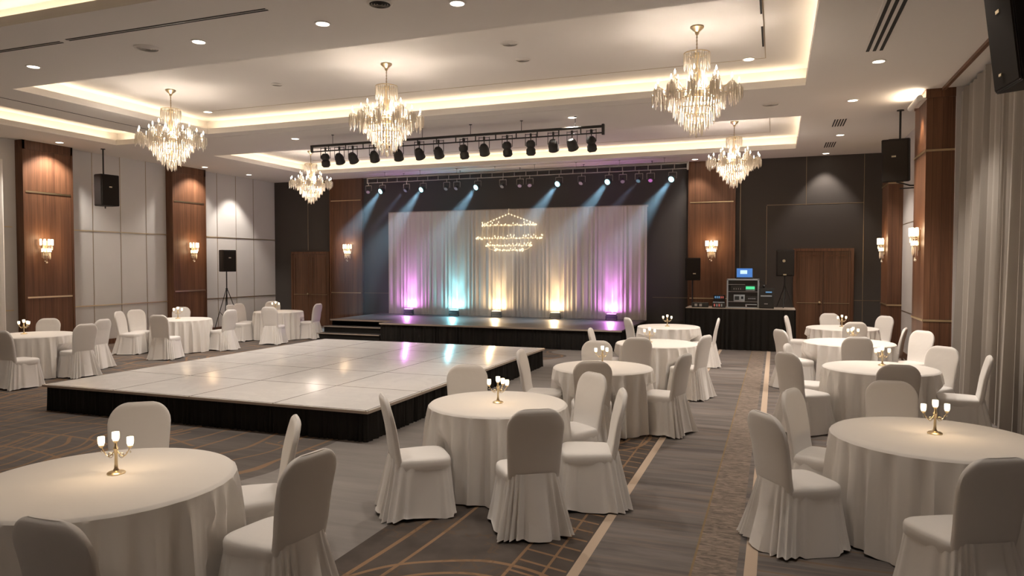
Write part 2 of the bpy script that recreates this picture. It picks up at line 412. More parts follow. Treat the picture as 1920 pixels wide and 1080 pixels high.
pilaster('trim_11', 2.33, XR, 17.75, 18.75, 'r', M['wood'], 'far walnut column on the right wall', (1.12, 3.83))
m = MB(); m.bb(XR-0.006, XR, 15.35, 15.362, 0.13, H); m.bb(XR-0.006, XR, 13.95, 17.75, 2.90, 2.912); m.bb(XR-0.006, XR, 13.95, 17.75, 1.0, 1.014); m.bb(XR-0.006, XR, 18.75, YB, 2.9, 2.912)
struct(m.obj('trim_12', M['brassd'], smooth=False), 'seams of the right wall panels')
# curtain track recess
struct(MB().bb(2.42, 2.47, 3.0, 12.9, H-0.045, H).bb(XR+0.30, XR+0.34, 3.0, 12.9, H-0.12, H).obj('trim_13', M['woodd'], smooth=False), 'curtain track strip on the ceiling')

# doors in the back wall
def door(name, x0, x1, h, leaves, label):
    o = struct(MB().bb(x0, x0+0.07, YB-0.07, YB, 0, h).bb(x1-0.07, x1, YB-0.07, YB, 0, h).bb(x0+0.07, x1-0.07, YB-0.07, YB, h-0.07, h).obj(name, M['woodd'], smooth=False), label)
    xa, xb = x0+0.07, x1-0.07; wd = (xb-xa)/leaves
    for k in range(leaves):
        a = xa + k*wd
        lf = MB().bb(a+0.004, a+wd-0.004, YB-0.045, YB, 0.01, h-0.075).obj('door_leaf', M['wooddoor'], o, smooth=False)
        fr = MB()
        fr.bb(a+0.07, a+wd-0.07, YB-0.055, YB-0.045, h-0.20, h-0.17).bb(a+0.07, a+0.10, YB-0.055, YB-0.045, 0.12, h-0.2).bb(a+wd-0.10, a+wd-0.07, YB-0.055, YB-0.045, 0.12, h-0.2)
        fr.obj('door_moulding', M['woodd'], lf, smooth=False)
        MB().bb(a+0.02, a+wd-0.02, YB-0.056, YB-0.045, 1.035, 1.05).obj('push_bar', M['brassd'], lf, smooth=False)
    kx = xa + wd*0.97 if leaves > 1 else xb-0.12
    MB().lathe([(0.0, 0), (0.016, 0.0), (0.012, 0.02), (0.028, 0.035), (0.03, 0.05), (0.0, 0.06)], 12, m=Matrix.Translation((kx-0.06, YB-0.045, 1.06)) @ Matrix.Rotation(pi/2, 4, 'X')).obj('door_handle', M['brass'], o)
door('door_1', -15.25, -13.74, 2.46, 2, 'dark wood double door in the far left corner')
door('door_2', 0.42, 1.84, 2.44, 2, 'walnut double door right of the equipment table')

# ------------------------------------------------------------------ folded cloth sheets
def sheet(p0, p1, z0, z1, amp, wl, nrm, seed=0, rows=8, thick=0.012, flare=0.0):
    rnd = random.Random(seed); L = sqrt((p1[0]-p0[0])**2 + (p1[1]-p0[1])**2)
    n = max(8, int(L / wl * 10)); d = ((p1[0]-p0[0])/L, (p1[1]-p0[1])/L)
    ph = [0.0]
    for i in range(n): ph.append(ph[-1] + 2*pi*(L/n)/wl * (1 + 0.45*sin(i*0.13+seed) + 0.25*rnd.uniform(-1, 1)))
    am = [amp*(0.75 + 0.35*sin(i*0.071*3+seed*2) + 0.15*rnd.uniform(-1, 1)) for i in range(n+1)]
    m = MB(); fr, bk = [], []
    for r in range(rows+1):
        tt = r/rows; z = z1 + (z0-z1)*tt; row = []; row2 = []
        for i in range(n+1):
            s = L*i/n; a = am[i]*(0.55+0.45*tt + flare*tt*tt); off = a*(sin(ph[i]) + 0.25*sin(2.3*ph[i]+tt*0.7))
            x = p0[0]+d[0]*s + nrm[0]*off; y = p0[1]+d[1]*s + nrm[1]*off
            row.append((x, y, z)); row2.append((x-nrm[0]*thick, y-nrm[1]*thick, z))
        fr.append(row); bk.append(row2)
    loops = [a + b[::-1] for a, b in zip(fr, bk)]
    m.rings(loops, True, True, True); return m

# backdrop
bd = thing('stage_backdrop', 'pleated pale cloth backdrop standing at the back of the stage, lit in purple, blue and amber', 'backdrop', (0, 0, 0))
sheet((-11.33, 19.42), (-3.30, 19.42), 0.505, 3.63, 0.028, 0.155, (0, -1), 3, 6).obj('pleated_cloth', M['drape'], bd)
MB().bb(-11.35, -3.28, 19.45, 19.49, 3.60, 3.66).obj('top_rail', M['nosing'], bd)

# curtains at the right
cu = thing('window_curtain', 'long grey curtain hanging beside the walnut column at right', 'curtain', (0, 0, 0), 0, None)
sheet((2.70, 12.90), (2.66, 9.55), 0.01, 4.70, 0.10, 0.21, (-1, 0), 5, 10, flare=0.5).obj('curtain_panel', M['curtain'], cu)
cu = thing('window_curtain', 'nearer lighter curtain panel at the right edge, behind the big hanging speaker', 'curtain', (0, 0, 0), 0, None)
sheet((2.66, 9.52), (2.66, 3.2), 0.01, 4.70, 0.11, 0.26, (-1, 0), 9, 10, flare=0.4).obj('curtain_panel', M['curtain'], cu)
cu = thing('window_curtain', 'pale curtain edge at the far left border beside the wood pilaster', 'curtain')
sheet((-15.72, 10.62), (-15.72, 6.0), 0.01, 4.30, 0.05, 0.3, (1, 0), 2, 6).obj('curtain_panel', M['cloth'], cu)

# ------------------------------------------------------------------ stage
st = thing('stage', 'long low black stage with pleated skirt below the pale backdrop', 'stage')
m = MB(); m.bb(-11.7, -9.7, 16.85, 19.6, 0.46, 0.5); m.bb(-9.7, -3.32, 16.15, 19.6, 0.46, 0.5)
m.obj('deck', M['deck'], st, smooth=False)
m = MB(); m.bb(-11.71, -9.7, 16.84, 16.85, 0.465, 0.505); m.bb(-9.71, -3.31, 16.13, 16.15, 0.465, 0.505)
m.obj('edge_strip', M['nosing'], st, smooth=False, label='pale edge strip')
m = sheet((-9.70, 16.19), (-3.34, 16.19), 0.005, 0.465, 0.018, 0.11, (0, -1), 1, 3)
m2 = sheet((-3.36, 16.2), (-3.36, 19.6), 0.005, 0.465, 0.018, 0.11, (1, 0), 2, 3); m3 = sheet((-11.68, 16.9), (-11.68, 19.6), 0.005, 0.465, 0.018, 0.11, (-1, 0), 4, 3)
m.obj('skirt', M['skirt'], st); m2.obj('skirt', M['skirt'], st); m3.obj('skirt', M['skirt'], st)
sp_ = thing('stage_steps', 'black steps with pale edges at the left end of the stage', 'steps')
for k, (z, y) in enumerate(((0.335, 16.55), (0.17, 16.25))):
    MB().bb(-11.7-0.02*k, -9.76, y, 16.84, 0 if k else 0.17, z-0.02).obj('riser_block', M['skirt'], sp_, smooth=False)
    MB().bb(-11.7-0.02*k, -9.76, y-0.02, 16.84 if k == 0 else 16.56, z-0.02, z).obj('tread', M['deck'], sp_, smooth=False)
    MB().bb(-11.7-0.02*k, -9.76, y-0.035, y-0.02, z-0.022, z+0.003).obj('nosing', M['nosing'], sp_, smooth=False, label='pale step edge')
o = thing('step_box', 'low black box step at the right end of the stage', 'step', (-3.1, 17.2, 0))
MB().bb(-0.2, 0.2, -0.6, 0.6, 0, 0.28).obj('box_body', M['skirt'], o, smooth=False)
MB().bb(-0.2, 0.2, -0.62, 0.6, 0.28, 0.30).obj('tread', M['deck'], o, smooth=False)

# stage uplights
UPL = [(-10.50, 'mag', 'purple', 'leftmost'), (-8.98, 'cyan', 'light blue', 'second from left'), (-7.62, 'warm', 'amber', 'middle'), (-5.83, 'warm', 'amber', 'second from right'), (-4.22, 'mag', 'purple', 'rightmost')]
UC = {'mag': (0.88, 0.30, 1.0), 'cyan': (0.30, 0.85, 1.0), 'warm': (1.0, 0.70, 0.38)}
for (x, k, cn, pos) in UPL:
    o = thing('stage_uplight', f'black floor light throwing {cn} up the backdrop, {pos} on the stage', 'stage light', (x, 19.18, 0.5), 0, 'uplights along the backdrop')
    MB().bb(-0.14, 0.14, -0.07, 0.07, 0.04, 0.17, 0.012).obj('housing', M['black'], o)
    MB().bb(-0.12, 0.12, -0.05, 0.06, 0.165, 0.18).obj('lens', M['s'+k], o, smooth=False, label=f'glowing {cn} lens')
    m = MB(); m.bb(-0.16, -0.145, -0.03, 0.03, 0.0, 0.12).bb(0.145, 0.16, -0.03, 0.03, 0.0, 0.12).bb(-0.16, 0.16, -0.05, 0.05, 0.0, 0.012); m.obj('bracket', M['black'], o, smooth=False)
    l = lamp('SPOT', 'uplight_lamp', (x, 19.20, 0.69), UP_P * (1.0 if k != 'warm' else 0.75), UC[k], spot_size=radians(50), spot_blend=1.0, shadow_soft_size=0.03)
    aim(l, (x, 19.38, 2.3))
    l = lamp('AREA', 'uplight_lamp', (x, 19.20, 0.69), UP_P*0.09, UC[k], shape='RECTANGLE', size=0.20, size_y=0.06); aim(l, (x, 19.26, 2.0))
    l = lamp('SPOT', 'uplight_spill', (x, 19.08, 0.80), UP_P * 0.40, UC[k], spot_size=radians(95), spot_blend=1.0, shadow_soft_size=0.04)
    aim(l, (x, 18.3, 0.5))

# chandelier outline of fairy lights on the backdrop
fx, fy = -7.28, 19.30
fl = thing('light_motif', 'glowing wire chandelier outline hanging in front of the backdrop', 'light decoration', (fx, fy, 0), 0)
MOT = [(3.50, 0.03, 0), (3.17, 0.84, 46), (2.79, 1.02, 64), (2.58, 0.70, 46), (2.44, 0.44, 34)]
m = MB(); beads = []
for i, (z, R, n) in enumerate(MOT):
    if n:
        pts = [(R*cos(2*pi*k/40), 0.10*sin(2*pi*k/40)*R, z) for k in range(41)]; m.tube(pts, 0.007, 5)
        for k in range(n):
            a = 2*pi*k/n; beads.append((R*cos(a)+random.uniform(-0.02, 0.02), 0.10*sin(a)*R, z + random.uniform(-0.02, 0.11)*random.random()))
for sx in (-1, 1):
    m.tube([(0, 0, 3.50), (sx*0.42, 0, 3.36), (sx*0.84, 0, 3.19)], 0.006, 5)
    m.tube([(sx*0.70, 0, 2.58), (sx*0.58, 0, 2.48), (sx*0.44, 0, 2.44)], 0.007, 5)
    for k in range(9): beads.append((sx*0.84*k/9, 0, 3.50 - 0.31*k/9))
for k in range(11):
    x = -0.80 + 0.16*k; m.tube([(x, 0, 3.17), (x*1.05, 0, 2.80)], 0.0035, 4)
    x = -0.62 + 0.124*k; m.tube([(x, 0, 2.79), (x*0.98, 0, 2.58)], 0.0035, 4)
m.tube([(0, 0, 3.5), (0, 0, 3.66)], 0.004, 4)
m.obj('wire_frame', M['bead'], fl, label='glowing wire frame')
m = MB()
for b in beads[:]:
    m.ball(b, 0.015, 6, 1.7)
o = m.obj('fairy_lights', M['fairy'], fl); o['kind'] = 'stuff'

# ------------------------------------------------------------------ dance floor
df = thing('dance_floor', 'raised white marble-tiled dance floor with black pleated skirt', 'dance floor')
MB().bb(-9.42, -4.28, 6.85, 13.34, 0.335, 0.37, 0.006).obj('tiled_top', M['marble'], df)
m = MB(); m.bb(-9.43, -4.27, 6.835, 6.85, 0.335, 0.365).bb(-4.28, -4.265, 6.85, 13.34, 0.335, 0.365); m.obj('edge_trim', M['nosing'], df, smooth=False, label='pale metal edge')
for a, b, n_, sd in (((-9.40, 6.89), (-4.31, 6.89), (0, -1), 1), ((-4.31, 6.89), (-4.31, 13.31), (1, 0), 2), ((-9.40, 13.31), (-4.31, 13.31), (0, 1), 3), ((-9.40, 6.89), (-9.40, 13.31), (-1, 0), 4)):
    sheet(a, b, 0.004, 0.335, 0.014, 0.085, n_, sd, 3, flare=0.6).obj('skirt', M['skirt'], df)

# ------------------------------------------------------------------ chairs
def rrect(hw, hd, p, n, cx=0, cy=0):
    out = []
    for i in range(n):
        a = 2*pi*i/n; c_, s_ = cos(a), sin(a)
        out.append((cx + hw*math.copysign(abs(c_)**p, c_), cy + hd*math.copysign(abs(s_)**p, s_)))
    return out
def make_chair_meshes(seed):
    rnd = random.Random(seed)
    # backrest cover: rounded slab leaning back, faces +Y
    m = MB(); rs = []; N = 32; zs = [0.42, 0.47, 0.54, 0.62, 0.70, 0.77, 0.82, 0.855, 0.885, 0.91, 0.93, 0.944, 0.954, 0.961, 0.965]
    for z in zs:
        tt = (z-0.40)/0.56; hw = 0.192 + 0.026*min(1, tt*1.25)
        if z > 0.80: q = (z-0.80)/0.166; hw *= 0.34 + 0.66*sqrt(max(0.0, 1-q**2.1))
        th = 0.034 - 0.008*tt
        if z > 0.93: th *= 0.85
        if z > 0.95: th *= 0.75
        if z > 0.96: th *= 0.5
        yc = -0.205 - 0.085*tt**1.25 + (0.02*(1-tt)**3)
        rs.append([(x, y + yc + 0.012*(x/0.2)**2 - 0.004*sin(tt*9), z) for x, y in rrect(hw, th, 0.5, N)])
    m.rings(rs, True, True, True); back = m.mesh('back_cover', M['cover'])
    # seat cover
    m = MB(); rs = []
    for z, f in ((0.385, 1.0), (0.41, 1.015), (0.44, 1.015), (0.458, 0.99), (0.468, 0.94), (0.474, 0.80), (0.478, 0.5), (0.479, 0.15)):
        rs.append([(x*f*(1-0.05*(y < 0)), y*f+0.01, z) for x, y in rrect(0.225, 0.225, 0.42, 48)])
    m.rings(rs, True, True, True); seat = m.mesh('seat_cover', M['cover'])
    # skirt, gathered under the backrest at the rear
    m = MB(); rs = []; N = 180; K = 13
    ph = [rnd.uniform(0, 6.28) for _ in range(6)]
    for k in range(K+1):
        tt = k/K; ring = []
        hw = 0.218 + 0.058*tt**1.3
        for i, (x, y) in enumerate(rrect(1, 1, 0.42, N)):
            a = 2*pi*i/N; rear = max(0.0, -sin(a)); side = abs(cos(a)); rr = min(1.0, rear*1.5)
            zt = 0.430 + 0.045*rr**2; z = zt - (zt-0.008)*tt
            hd_ = (0.225 + 0.028*tt) if y > 0 else (0.228 + 0.020*rr + 0.085*tt**1.1)
            X_, Y_ = x*(hw - 0.020*rr*(1-tt)), y*hd_ + 0.01
            g = sin(a*24 + ph[0] + 1.6*sin(a*3+ph[1]))
            fold = (0.002 + 0.024*rear**0.6 + 0.004*side)*tt**0.7 * g + 0.013*tt*sin(a*7+ph[2]) + 0.008*tt**2*sin(a*12+ph[3])
            fold += 0.026*tt*abs(sin(2*a))**4
            L = sqrt(x*x+y*y); X_ += fold*x/L; Y_ += fold*y/L
            ring.append((X_, Y_, z + ((0.010 + 0.010*sin(a*5+ph[4]) + 0.006*sin(a*9+ph[5])) if k == K else 0)))
        rs.append(ring)
    m.rings(rs); sk = m.mesh('skirt', M['cover'])
    return back, seat, sk
CH_POS = []
CM = [make_chair_meshes(i) for i in range(5)]
def chair(bx, by, ang, label, group, k):
    """bx,by: where the top of the backrest is; ang: heading of the sitter in degrees"""
    a = radians(ang); ox = bx + 0.27*cos(a); oy = by + 0.27*sin(a)
    o = thing('banquet_chair', label, 'chair', (ox, oy, 0), a - pi/2, group)
    b, s_, sk = CM[k % 5]
    link('back_cover', b, o); link('seat_cover', s_, o); link('skirt', sk, o); CH_POS.append((ox, oy, a))
    return o

TABLES = {  # x, y, radius, label part
 'fl': (-3.68, 3.04, 0.71, 'the big round table at the front left'),
 'm':  (-2.36, 5.98, 0.62, 'the nearest table of the centre row'),
 'm2': (-1.99, 8.56, 0.60, 'the second table of the centre row'),
 'm3': (-1.80, 11.55, 0.64, 'the third table of the centre row'),
 'm4': (-2.06, 14.80, 0.62, 'the farthest table of the centre row'),
 'r1': (1.10, 5.91, 0.69, 'the nearest table at the right'),
 'r2': (1.21, 9.70, 0.64, 'the second table of the right row'),
 'r3': (1.13, 12.75, 0.68, 'the third table of the right row'),
 'r4': (1.26, 15.70, 0.66, 'the farthest table of the right row'),
 'l1': (-12.64, 9.02, 0.66, 'the table by the first walnut pilaster at far left'),
 'l2': (-13.04, 12.86, 0.64, 'the table below the hanging speaker on the left wall'),
 'l3': (-12.75, 15.95, 0.64, 'the table in the far left corner by the tripod speaker'),
}
GC = 'white covered banquet chairs'
W_ = 'white-covered chair '
CHAIRS = [
 ('fl', -4.50, 4.02, -52, W_+'facing the camera behind the candelabra of the big front-left table'),
 ('fl', -3.08, 4.00, 222, W_+'angled right of the big front-left table, the farther of the two there'),
 ('fl', -2.42, 3.28, 172, W_+'side-on with its seat toward the big front-left table, nearest on that side'),
 ('fl', -2.80, 2.05, 92, W_+'seen from behind, cut off at the bottom left corner'),
 ('m', -1.62, 4.86, 122, W_+'with dark shaded back, in front of the nearest centre-row table'),
 ('m', -2.93, 4.96, 38, W_+'at the left front of the nearest centre-row table, seat pointing right'),
 ('m', -1.20, 5.86, 198, W_+'side-on at the right of the nearest centre-row table, beside the cream line'),
 ('m', -2.96, 6.70, -62, W_+'behind the nearest centre-row table, next to the dance floor corner'),
 ('m', -1.66, 6.66, 232, W_+'behind the nearest centre-row table at its right, tall narrow back'),
 ('m2', -1.86, 7.52, 106, W_+'seen from behind in front of the second centre-row table'),
 ('m2', -2.90, 8.22, 6, W_+'side-on left of the second centre-row table, by the dance floor edge'),
 ('m2', -1.06, 8.50, 163, W_+'side-on at the right of the second centre-row table, skirt reaching the cream line'),
 ('m2', -2.30, 9.55, -78, W_+'behind the second centre-row table, its back just above the cloth'),
 ('m3', -1.87, 10.25, 108, W_+'seen from behind in front of the third centre-row table'),
 ('m3', -1.08, 11.00, 160, W_+'right of the third centre-row table with a tall narrow back'),
 ('m3', -2.86, 11.45, 5, W_+'left of the third centre-row table, against the stage skirt'),
 ('m4', -2.64, 14.20, 32, W_+'left of the farthest centre-row table, below the purple light'),
 ('m4', -1.14, 14.55, 183, W_+'right of the farthest centre-row table, before the black equipment table'),
 ('r1', -0.06, 5.30, 35, W_+'left front of the nearest right table, outer back toward the aisle'),
 ('r1', 0.15, 6.36, -22, W_+'left rear of the nearest right table, back lit from inside'),
 ('r1', 0.98, 7.12, -88, W_+'facing the camera behind the nearest right table'),
 ('r1', 1.14, 4.50, 118, W_+'seen from behind at the bottom right corner, dark back'),
 ('r1', 1.88, 6.38, 205, W_+'cut by the right picture edge beside the nearest right table'),
 ('r2', 0.14, 9.06, 42, W_+'left front of the second right-row table, outer back toward the aisle'),
 ('r2', 0.16, 10.05, -12, W_+'left of the second right-row table, mostly hidden, seat just showing'),
 ('r2', 1.22, 8.36, 94, W_+'seen from behind in front of the second right-row table'),
 ('r2', 2.02, 10.42, 228, W_+'right rear of the second right-row table, bright back beside the column'),
 ('r2', 2.30, 9.52, 172, W_+'side-on against the curtain at the second right-row table'),
 ('r3', 0.08, 12.30, 30, W_+'left of the third right-row table, thin edge toward the aisle'),
 ('r3', 1.13, 11.45, 98, W_+'seen from behind in front of the third right-row table'),
 ('r3', 2.02, 13.35, 165, W_+'right rear of the third right-row table, shaded back'),
 ('r3', 2.05, 12.85, 222, W_+'right of the third right-row table, bright back in front of the shaded one'),
 ('r4', 0.22, 15.75, -8, W_+'left of the farthest right-row table, before the black equipment table'),
 ('r4', 1.10, 16.82, -74, W_+'behind the farthest right-row table, in front of the walnut door'),
 ('r4', 1.38, 14.42, 100, W_+'seen from behind in front of the farthest right-row table'),
 ('r4', 2.12, 16.35, 222, W_+'right of the farthest right-row table, beside the far column'),
 ('l1', -11.62, 7.78, 92, W_+'seen from behind at the left picture edge'),
 ('l1', -13.38, 9.86, -55, W_+'behind the far left table against the first pilaster'),
 ('l1', -11.55, 9.20, 172, W_+'right of the far left table with a broad white back'),
 ('l1', -12.22, 10.10, 188, W_+'just behind the broad-backed chair at the far left table'),
 ('l2', -13.95, 11.95, 22, W_+'left of the table below the hanging speaker, nearer of the two there'),
 ('l2', -14.12, 12.55, -14, W_+'left of the table below the hanging speaker, behind its neighbour'),
 ('l2', -12.20, 11.40, 104, W_+'seen from behind in front of the table below the hanging speaker'),
 ('l2', -12.05, 13.35, 178, W_+'right of the table below the hanging speaker, at the dance floor edge'),
 ('l2', -13.92, 13.72, -58, W_+'behind the table below the hanging speaker, in front of the second pilaster'),
 ('l3', -13.58, 15.05, 10, W_+'left of the far corner table, nearer of the pair'),
 ('l3', -13.80, 15.62, 4, W_+'left of the far corner table, farther of the pair'),
 ('l3', -11.98, 14.62, 104, W_+'seen from behind in front of the far corner table'),
 ('l3', -13.72, 16.90, -52, W_+'behind the far corner table, only its top showing'),
 ('l3', -11.72, 16.30, 184, W_+'right of the far corner table, side-on toward the stage steps'),
]
for i, (tb, x, y, a, lab) in enumerate(CHAIRS):
    tx, ty, tr = TABLES[tb][:3]
    for _ in range(30):    # keep every seat clear of the table edge, tucked under by a hand at most
        ar = radians(a); ox, oy = x + 0.27*cos(ar), y + 0.27*sin(ar); dx, dy = tx-ox, ty-oy
        u = max(abs(dx*cos(ar)+dy*sin(ar))-0.25, 0); v_ = max(abs(-dx*sin(ar)+dy*cos(ar))-0.25, 0)
        if tr + 0.03 - sqrt(u*u+v_*v_) < 0.19: break
        L = sqrt(dx*dx+dy*dy); x -= dx/L*0.01; y -= dy/L*0.01
    chair(x, y, a, lab, GC, i*3 + i//5)

# ------------------------------------------------------------------ tables, cloths, candelabra
def cloth_mesh(R, seed, tx, ty, ht=0.752):
    rnd = random.Random(seed); m = MB(); N = 288; rs = []
    ph = [rnd.uniform(0, 6.28) for _ in range(6)]; nf = int(R*40)
    near = [c for c in CH_POS if (c[0]-tx)**2 + (c[1]-ty)**2 < 1.6]
    def free(r, a, z):          # cloth pressed inward by a tucked-in seat
        if z > 0.60: return r
        r0 = r; cx_, cy_ = cos(a), sin(a)
        while r > 0.35*R:
            hit = False
            for (ox, oy, ar) in near:
                dx, dy = tx + r*cx_ - ox, ty + r*cy_ - oy
                u = dx*cos(ar) + dy*sin(ar); v_ = -dx*sin(ar) + dy*cos(ar)
                e = 0.262 + 0.03*(1 - z/0.5)
                if abs(u) < e + 0.015 and abs(v_) < e + 0.01: hit = True; break
            if not hit: break
            r -= 0.008
        if z > 0.48: r = r0 + (r-r0)*(0.60-z)/0.12
        return r
    rs.append([(0.02*cos(2*pi*i/N), 0.02*sin(2*pi*i/N), ht) for i in range(N)])
    for r in (0.5*R, 0.9*R, 0.975*R): rs.append([(r*cos(2*pi*i/N), r*sin(2*pi*i/N), ht) for i in range(N)])
    rs.append([(0.994*R*cos(2*pi*i/N), 0.994*R*sin(2*pi*i/N), ht-0.003) for i in range(N)])
    K = 20
    for k in range(1, K+1):
        tt = (k/K)**1.5; ring = []
        for i in range(N):
            a = 2*pi*i/N
            g = sin(nf*a + 1.3*sin(3*a+ph[0]) + 0.7*sin(7*a+ph[1])); g = 0.80*g + 0.28*sin(1.83*nf*a + ph[5] + 1.4*sin(4*a+ph[1]))
            g = max(-1.0, min(1.0, g)); g = 1 - 2*(0.5 - 0.5*g)**0.6                      # rounded outer lobes, narrow inner creases
            mod = 0.55 + 0.45*sin(5*a+ph[2])**2
            amp = 0.060*(1 - math.exp(-tt*4.0))*mod
            r = R*1.002 + 0.010 + 0.040*tt + amp*g + 0.010*tt*sin(11*a+ph[3])
            z = ht - 0.010 - (ht-0.026)*tt**1.05 + (0.006*sin(9*a+ph[4]) + 0.008*g if k == K else 0)
            r = free(r, a, z)
            ring.append((r*cos(a), r*sin(a), z))
        rs.append(ring)
    m.rings(rs, True, True, False); return m.mesh('tablecloth', M['cloth'])
TD = {'fl': 'at the front left under the three-candle holder', 'm': 'nearest in the centre row, by the dance floor corner', 'm2': 'second in the centre row', 'm3': 'third in the centre row',
      'm4': 'farthest in the centre row, beside the stage end', 'r1': 'nearest at the right with a candle holder inside', 'r2': 'second in the right row', 'r3': 'third in the right row', 'r4': 'farthest in the right row, before the walnut door',
      'l1': 'far left beside the first walnut pilaster', 'l2': 'below the hanging speaker on the left wall', 'l3': 'in the far left corner near the tripod speaker'}
for i, (k, (x, y, R, lab)) in enumerate(TABLES.items()):
    o = thing('round_table', 'round table under a white cloth, ' + TD[k], 'table', (x, y, 0), 0, 'round banquet tables')
    MB().lathe([(R-0.02, 0.715), (R-0.01, 0.73), (R-0.02, 0.745)], 40).obj('tabletop', M['woodd'], o)
    MB().lathe([(0.04, 0.03), (0.04, 0.715)], 12).obj('pedestal', M['black'], o)
    MB().lathe([(0.20, 0.0), (0.20, 0.012), (0.05, 0.035)], 24).obj('base', M['black'], o)
    c_ = link('tablecloth', cloth_mesh(R, i, x, y), None, (x, y, 0))
    tag(c_, 'white cloth on the round table ' + TD[k], 'tablecloth', 'white round tablecloths')

def make_candelabra(label, loc, rz, ang, seed=0, scale=1.0):
    o = thing('candelabra', label, 'candle holder', loc, rz, 'candelabra on the tables')
    o.scale = (scale*1.12,)*3
    MB().lathe([(0.045, 0.0), (0.046, 0.006), (0.038, 0.012), (0.016, 0.018), (0.010, 0.03), (0.0085, 0.05), (0.0075, 0.10), (0.010, 0.125), (0.014, 0.135), (0.007, 0.15), (0.008, 0.165)], 20).obj('stem', M['brass'], o)
    cups = [(0, 0, 0.178, 0.019)]
    for j, a in enumerate(ang):
        a = radians(a); R = 0.078; m = MB(); pts = []
        for q in range(9):
            u = q/8; r = 0.006 + (R-0.006)*u; z = 0.125 - 0.045*sin(u*pi*0.95) + 0.028*u
            pts.append((r*cos(a), r*sin(a), z))
        m.tube(pts, 0.0028, 6)
        m.torus((0.030, 0, 0.098), 0.013, 0.0018, 14, 5, Matrix.Rotation(a, 4, 'Z') @ Matrix.Translation((0.03, 0, 0.098)) @ Matrix.Rotation(pi/2, 4, 'X') @ Matrix.Translation((-0.03, 0, -0.098)))
        arm = m.obj('arm', M['brass'], o)
        cups.append((R*cos(a), R*sin(a), 0.152, 0.0175))
        d = MB()
        for q in range(3): d.ball(((R-0.02*q)*cos(a), (R-0.02*q)*sin(a), 0.118-0.006*q), 0.004, 6, 1.8)
        d.obj('crystal_beads', M['crystal'], arm)
    for (cx, cy, cz, r) in cups:
        MB().lathe([(0.004, -0.016), (0.012, -0.006), (0.015, 0.0), (0.006, 0.001)], 14, (cx, cy, cz)).obj('candle_cup', M['brass'], o)
        MB().lathe([(r*0.72, 0.001), (r*0.95, 0.012), (r, 0.030), (r*0.97, 0.046)], 16, (cx, cy, cz)).obj('candle_glass', M['candle'], o, label='glowing candle glass')
    return o
CAND = [('fl', -3.70, 3.13, 0.752, (200, 20), 1.0, 2.0), ('m', -2.36, 5.98, 0.752, (190, 10, 80), 0.95, 1.6), ('m2', -2.03, 8.72, 0.752, (190, 60), 0.95, 1), ('m3', -1.92, 11.6, 0.752, (195, 15), 0.95, 1),
        ('m4', -2.08, 14.75, 0.752, (190, 10), 0.95, 0.8), ('r1', 1.12, 6.00, 0.752, (200, 20), 1.0, 2.0), ('r2', 1.26, 9.90, 0.752, (200, 20, 110), 0.95, 1), ('r3', 1.20, 12.85, 0.752, (200, 20, 100), 0.95, 1),
        ('r4', 1.28, 15.95, 0.752, (200, 20), 0.95, 0.8), ('l1', -12.85, 9.0, 0.752, (200, 20, 110), 1.05, 1), ('l2', -13.2, 12.9, 0.752, (200, 20), 1.1, 1), ('l3', -12.85, 15.95, 0.752, (200, 20), 1.05, 1)]
for i, (k, x, y, z, ang, sc, pw) in enumerate(CAND):
    make_candelabra('brass candelabra on the table ' + TD[k].split(' under')[0].split(' with a candle')[0], (x, y, z), 0, ang, i, sc)
    lamp('POINT', 'candle_lamp', (x, y, z + 0.30), 0.75*pw, (1.0, 0.70, 0.42), shadow_soft_size=0.06)

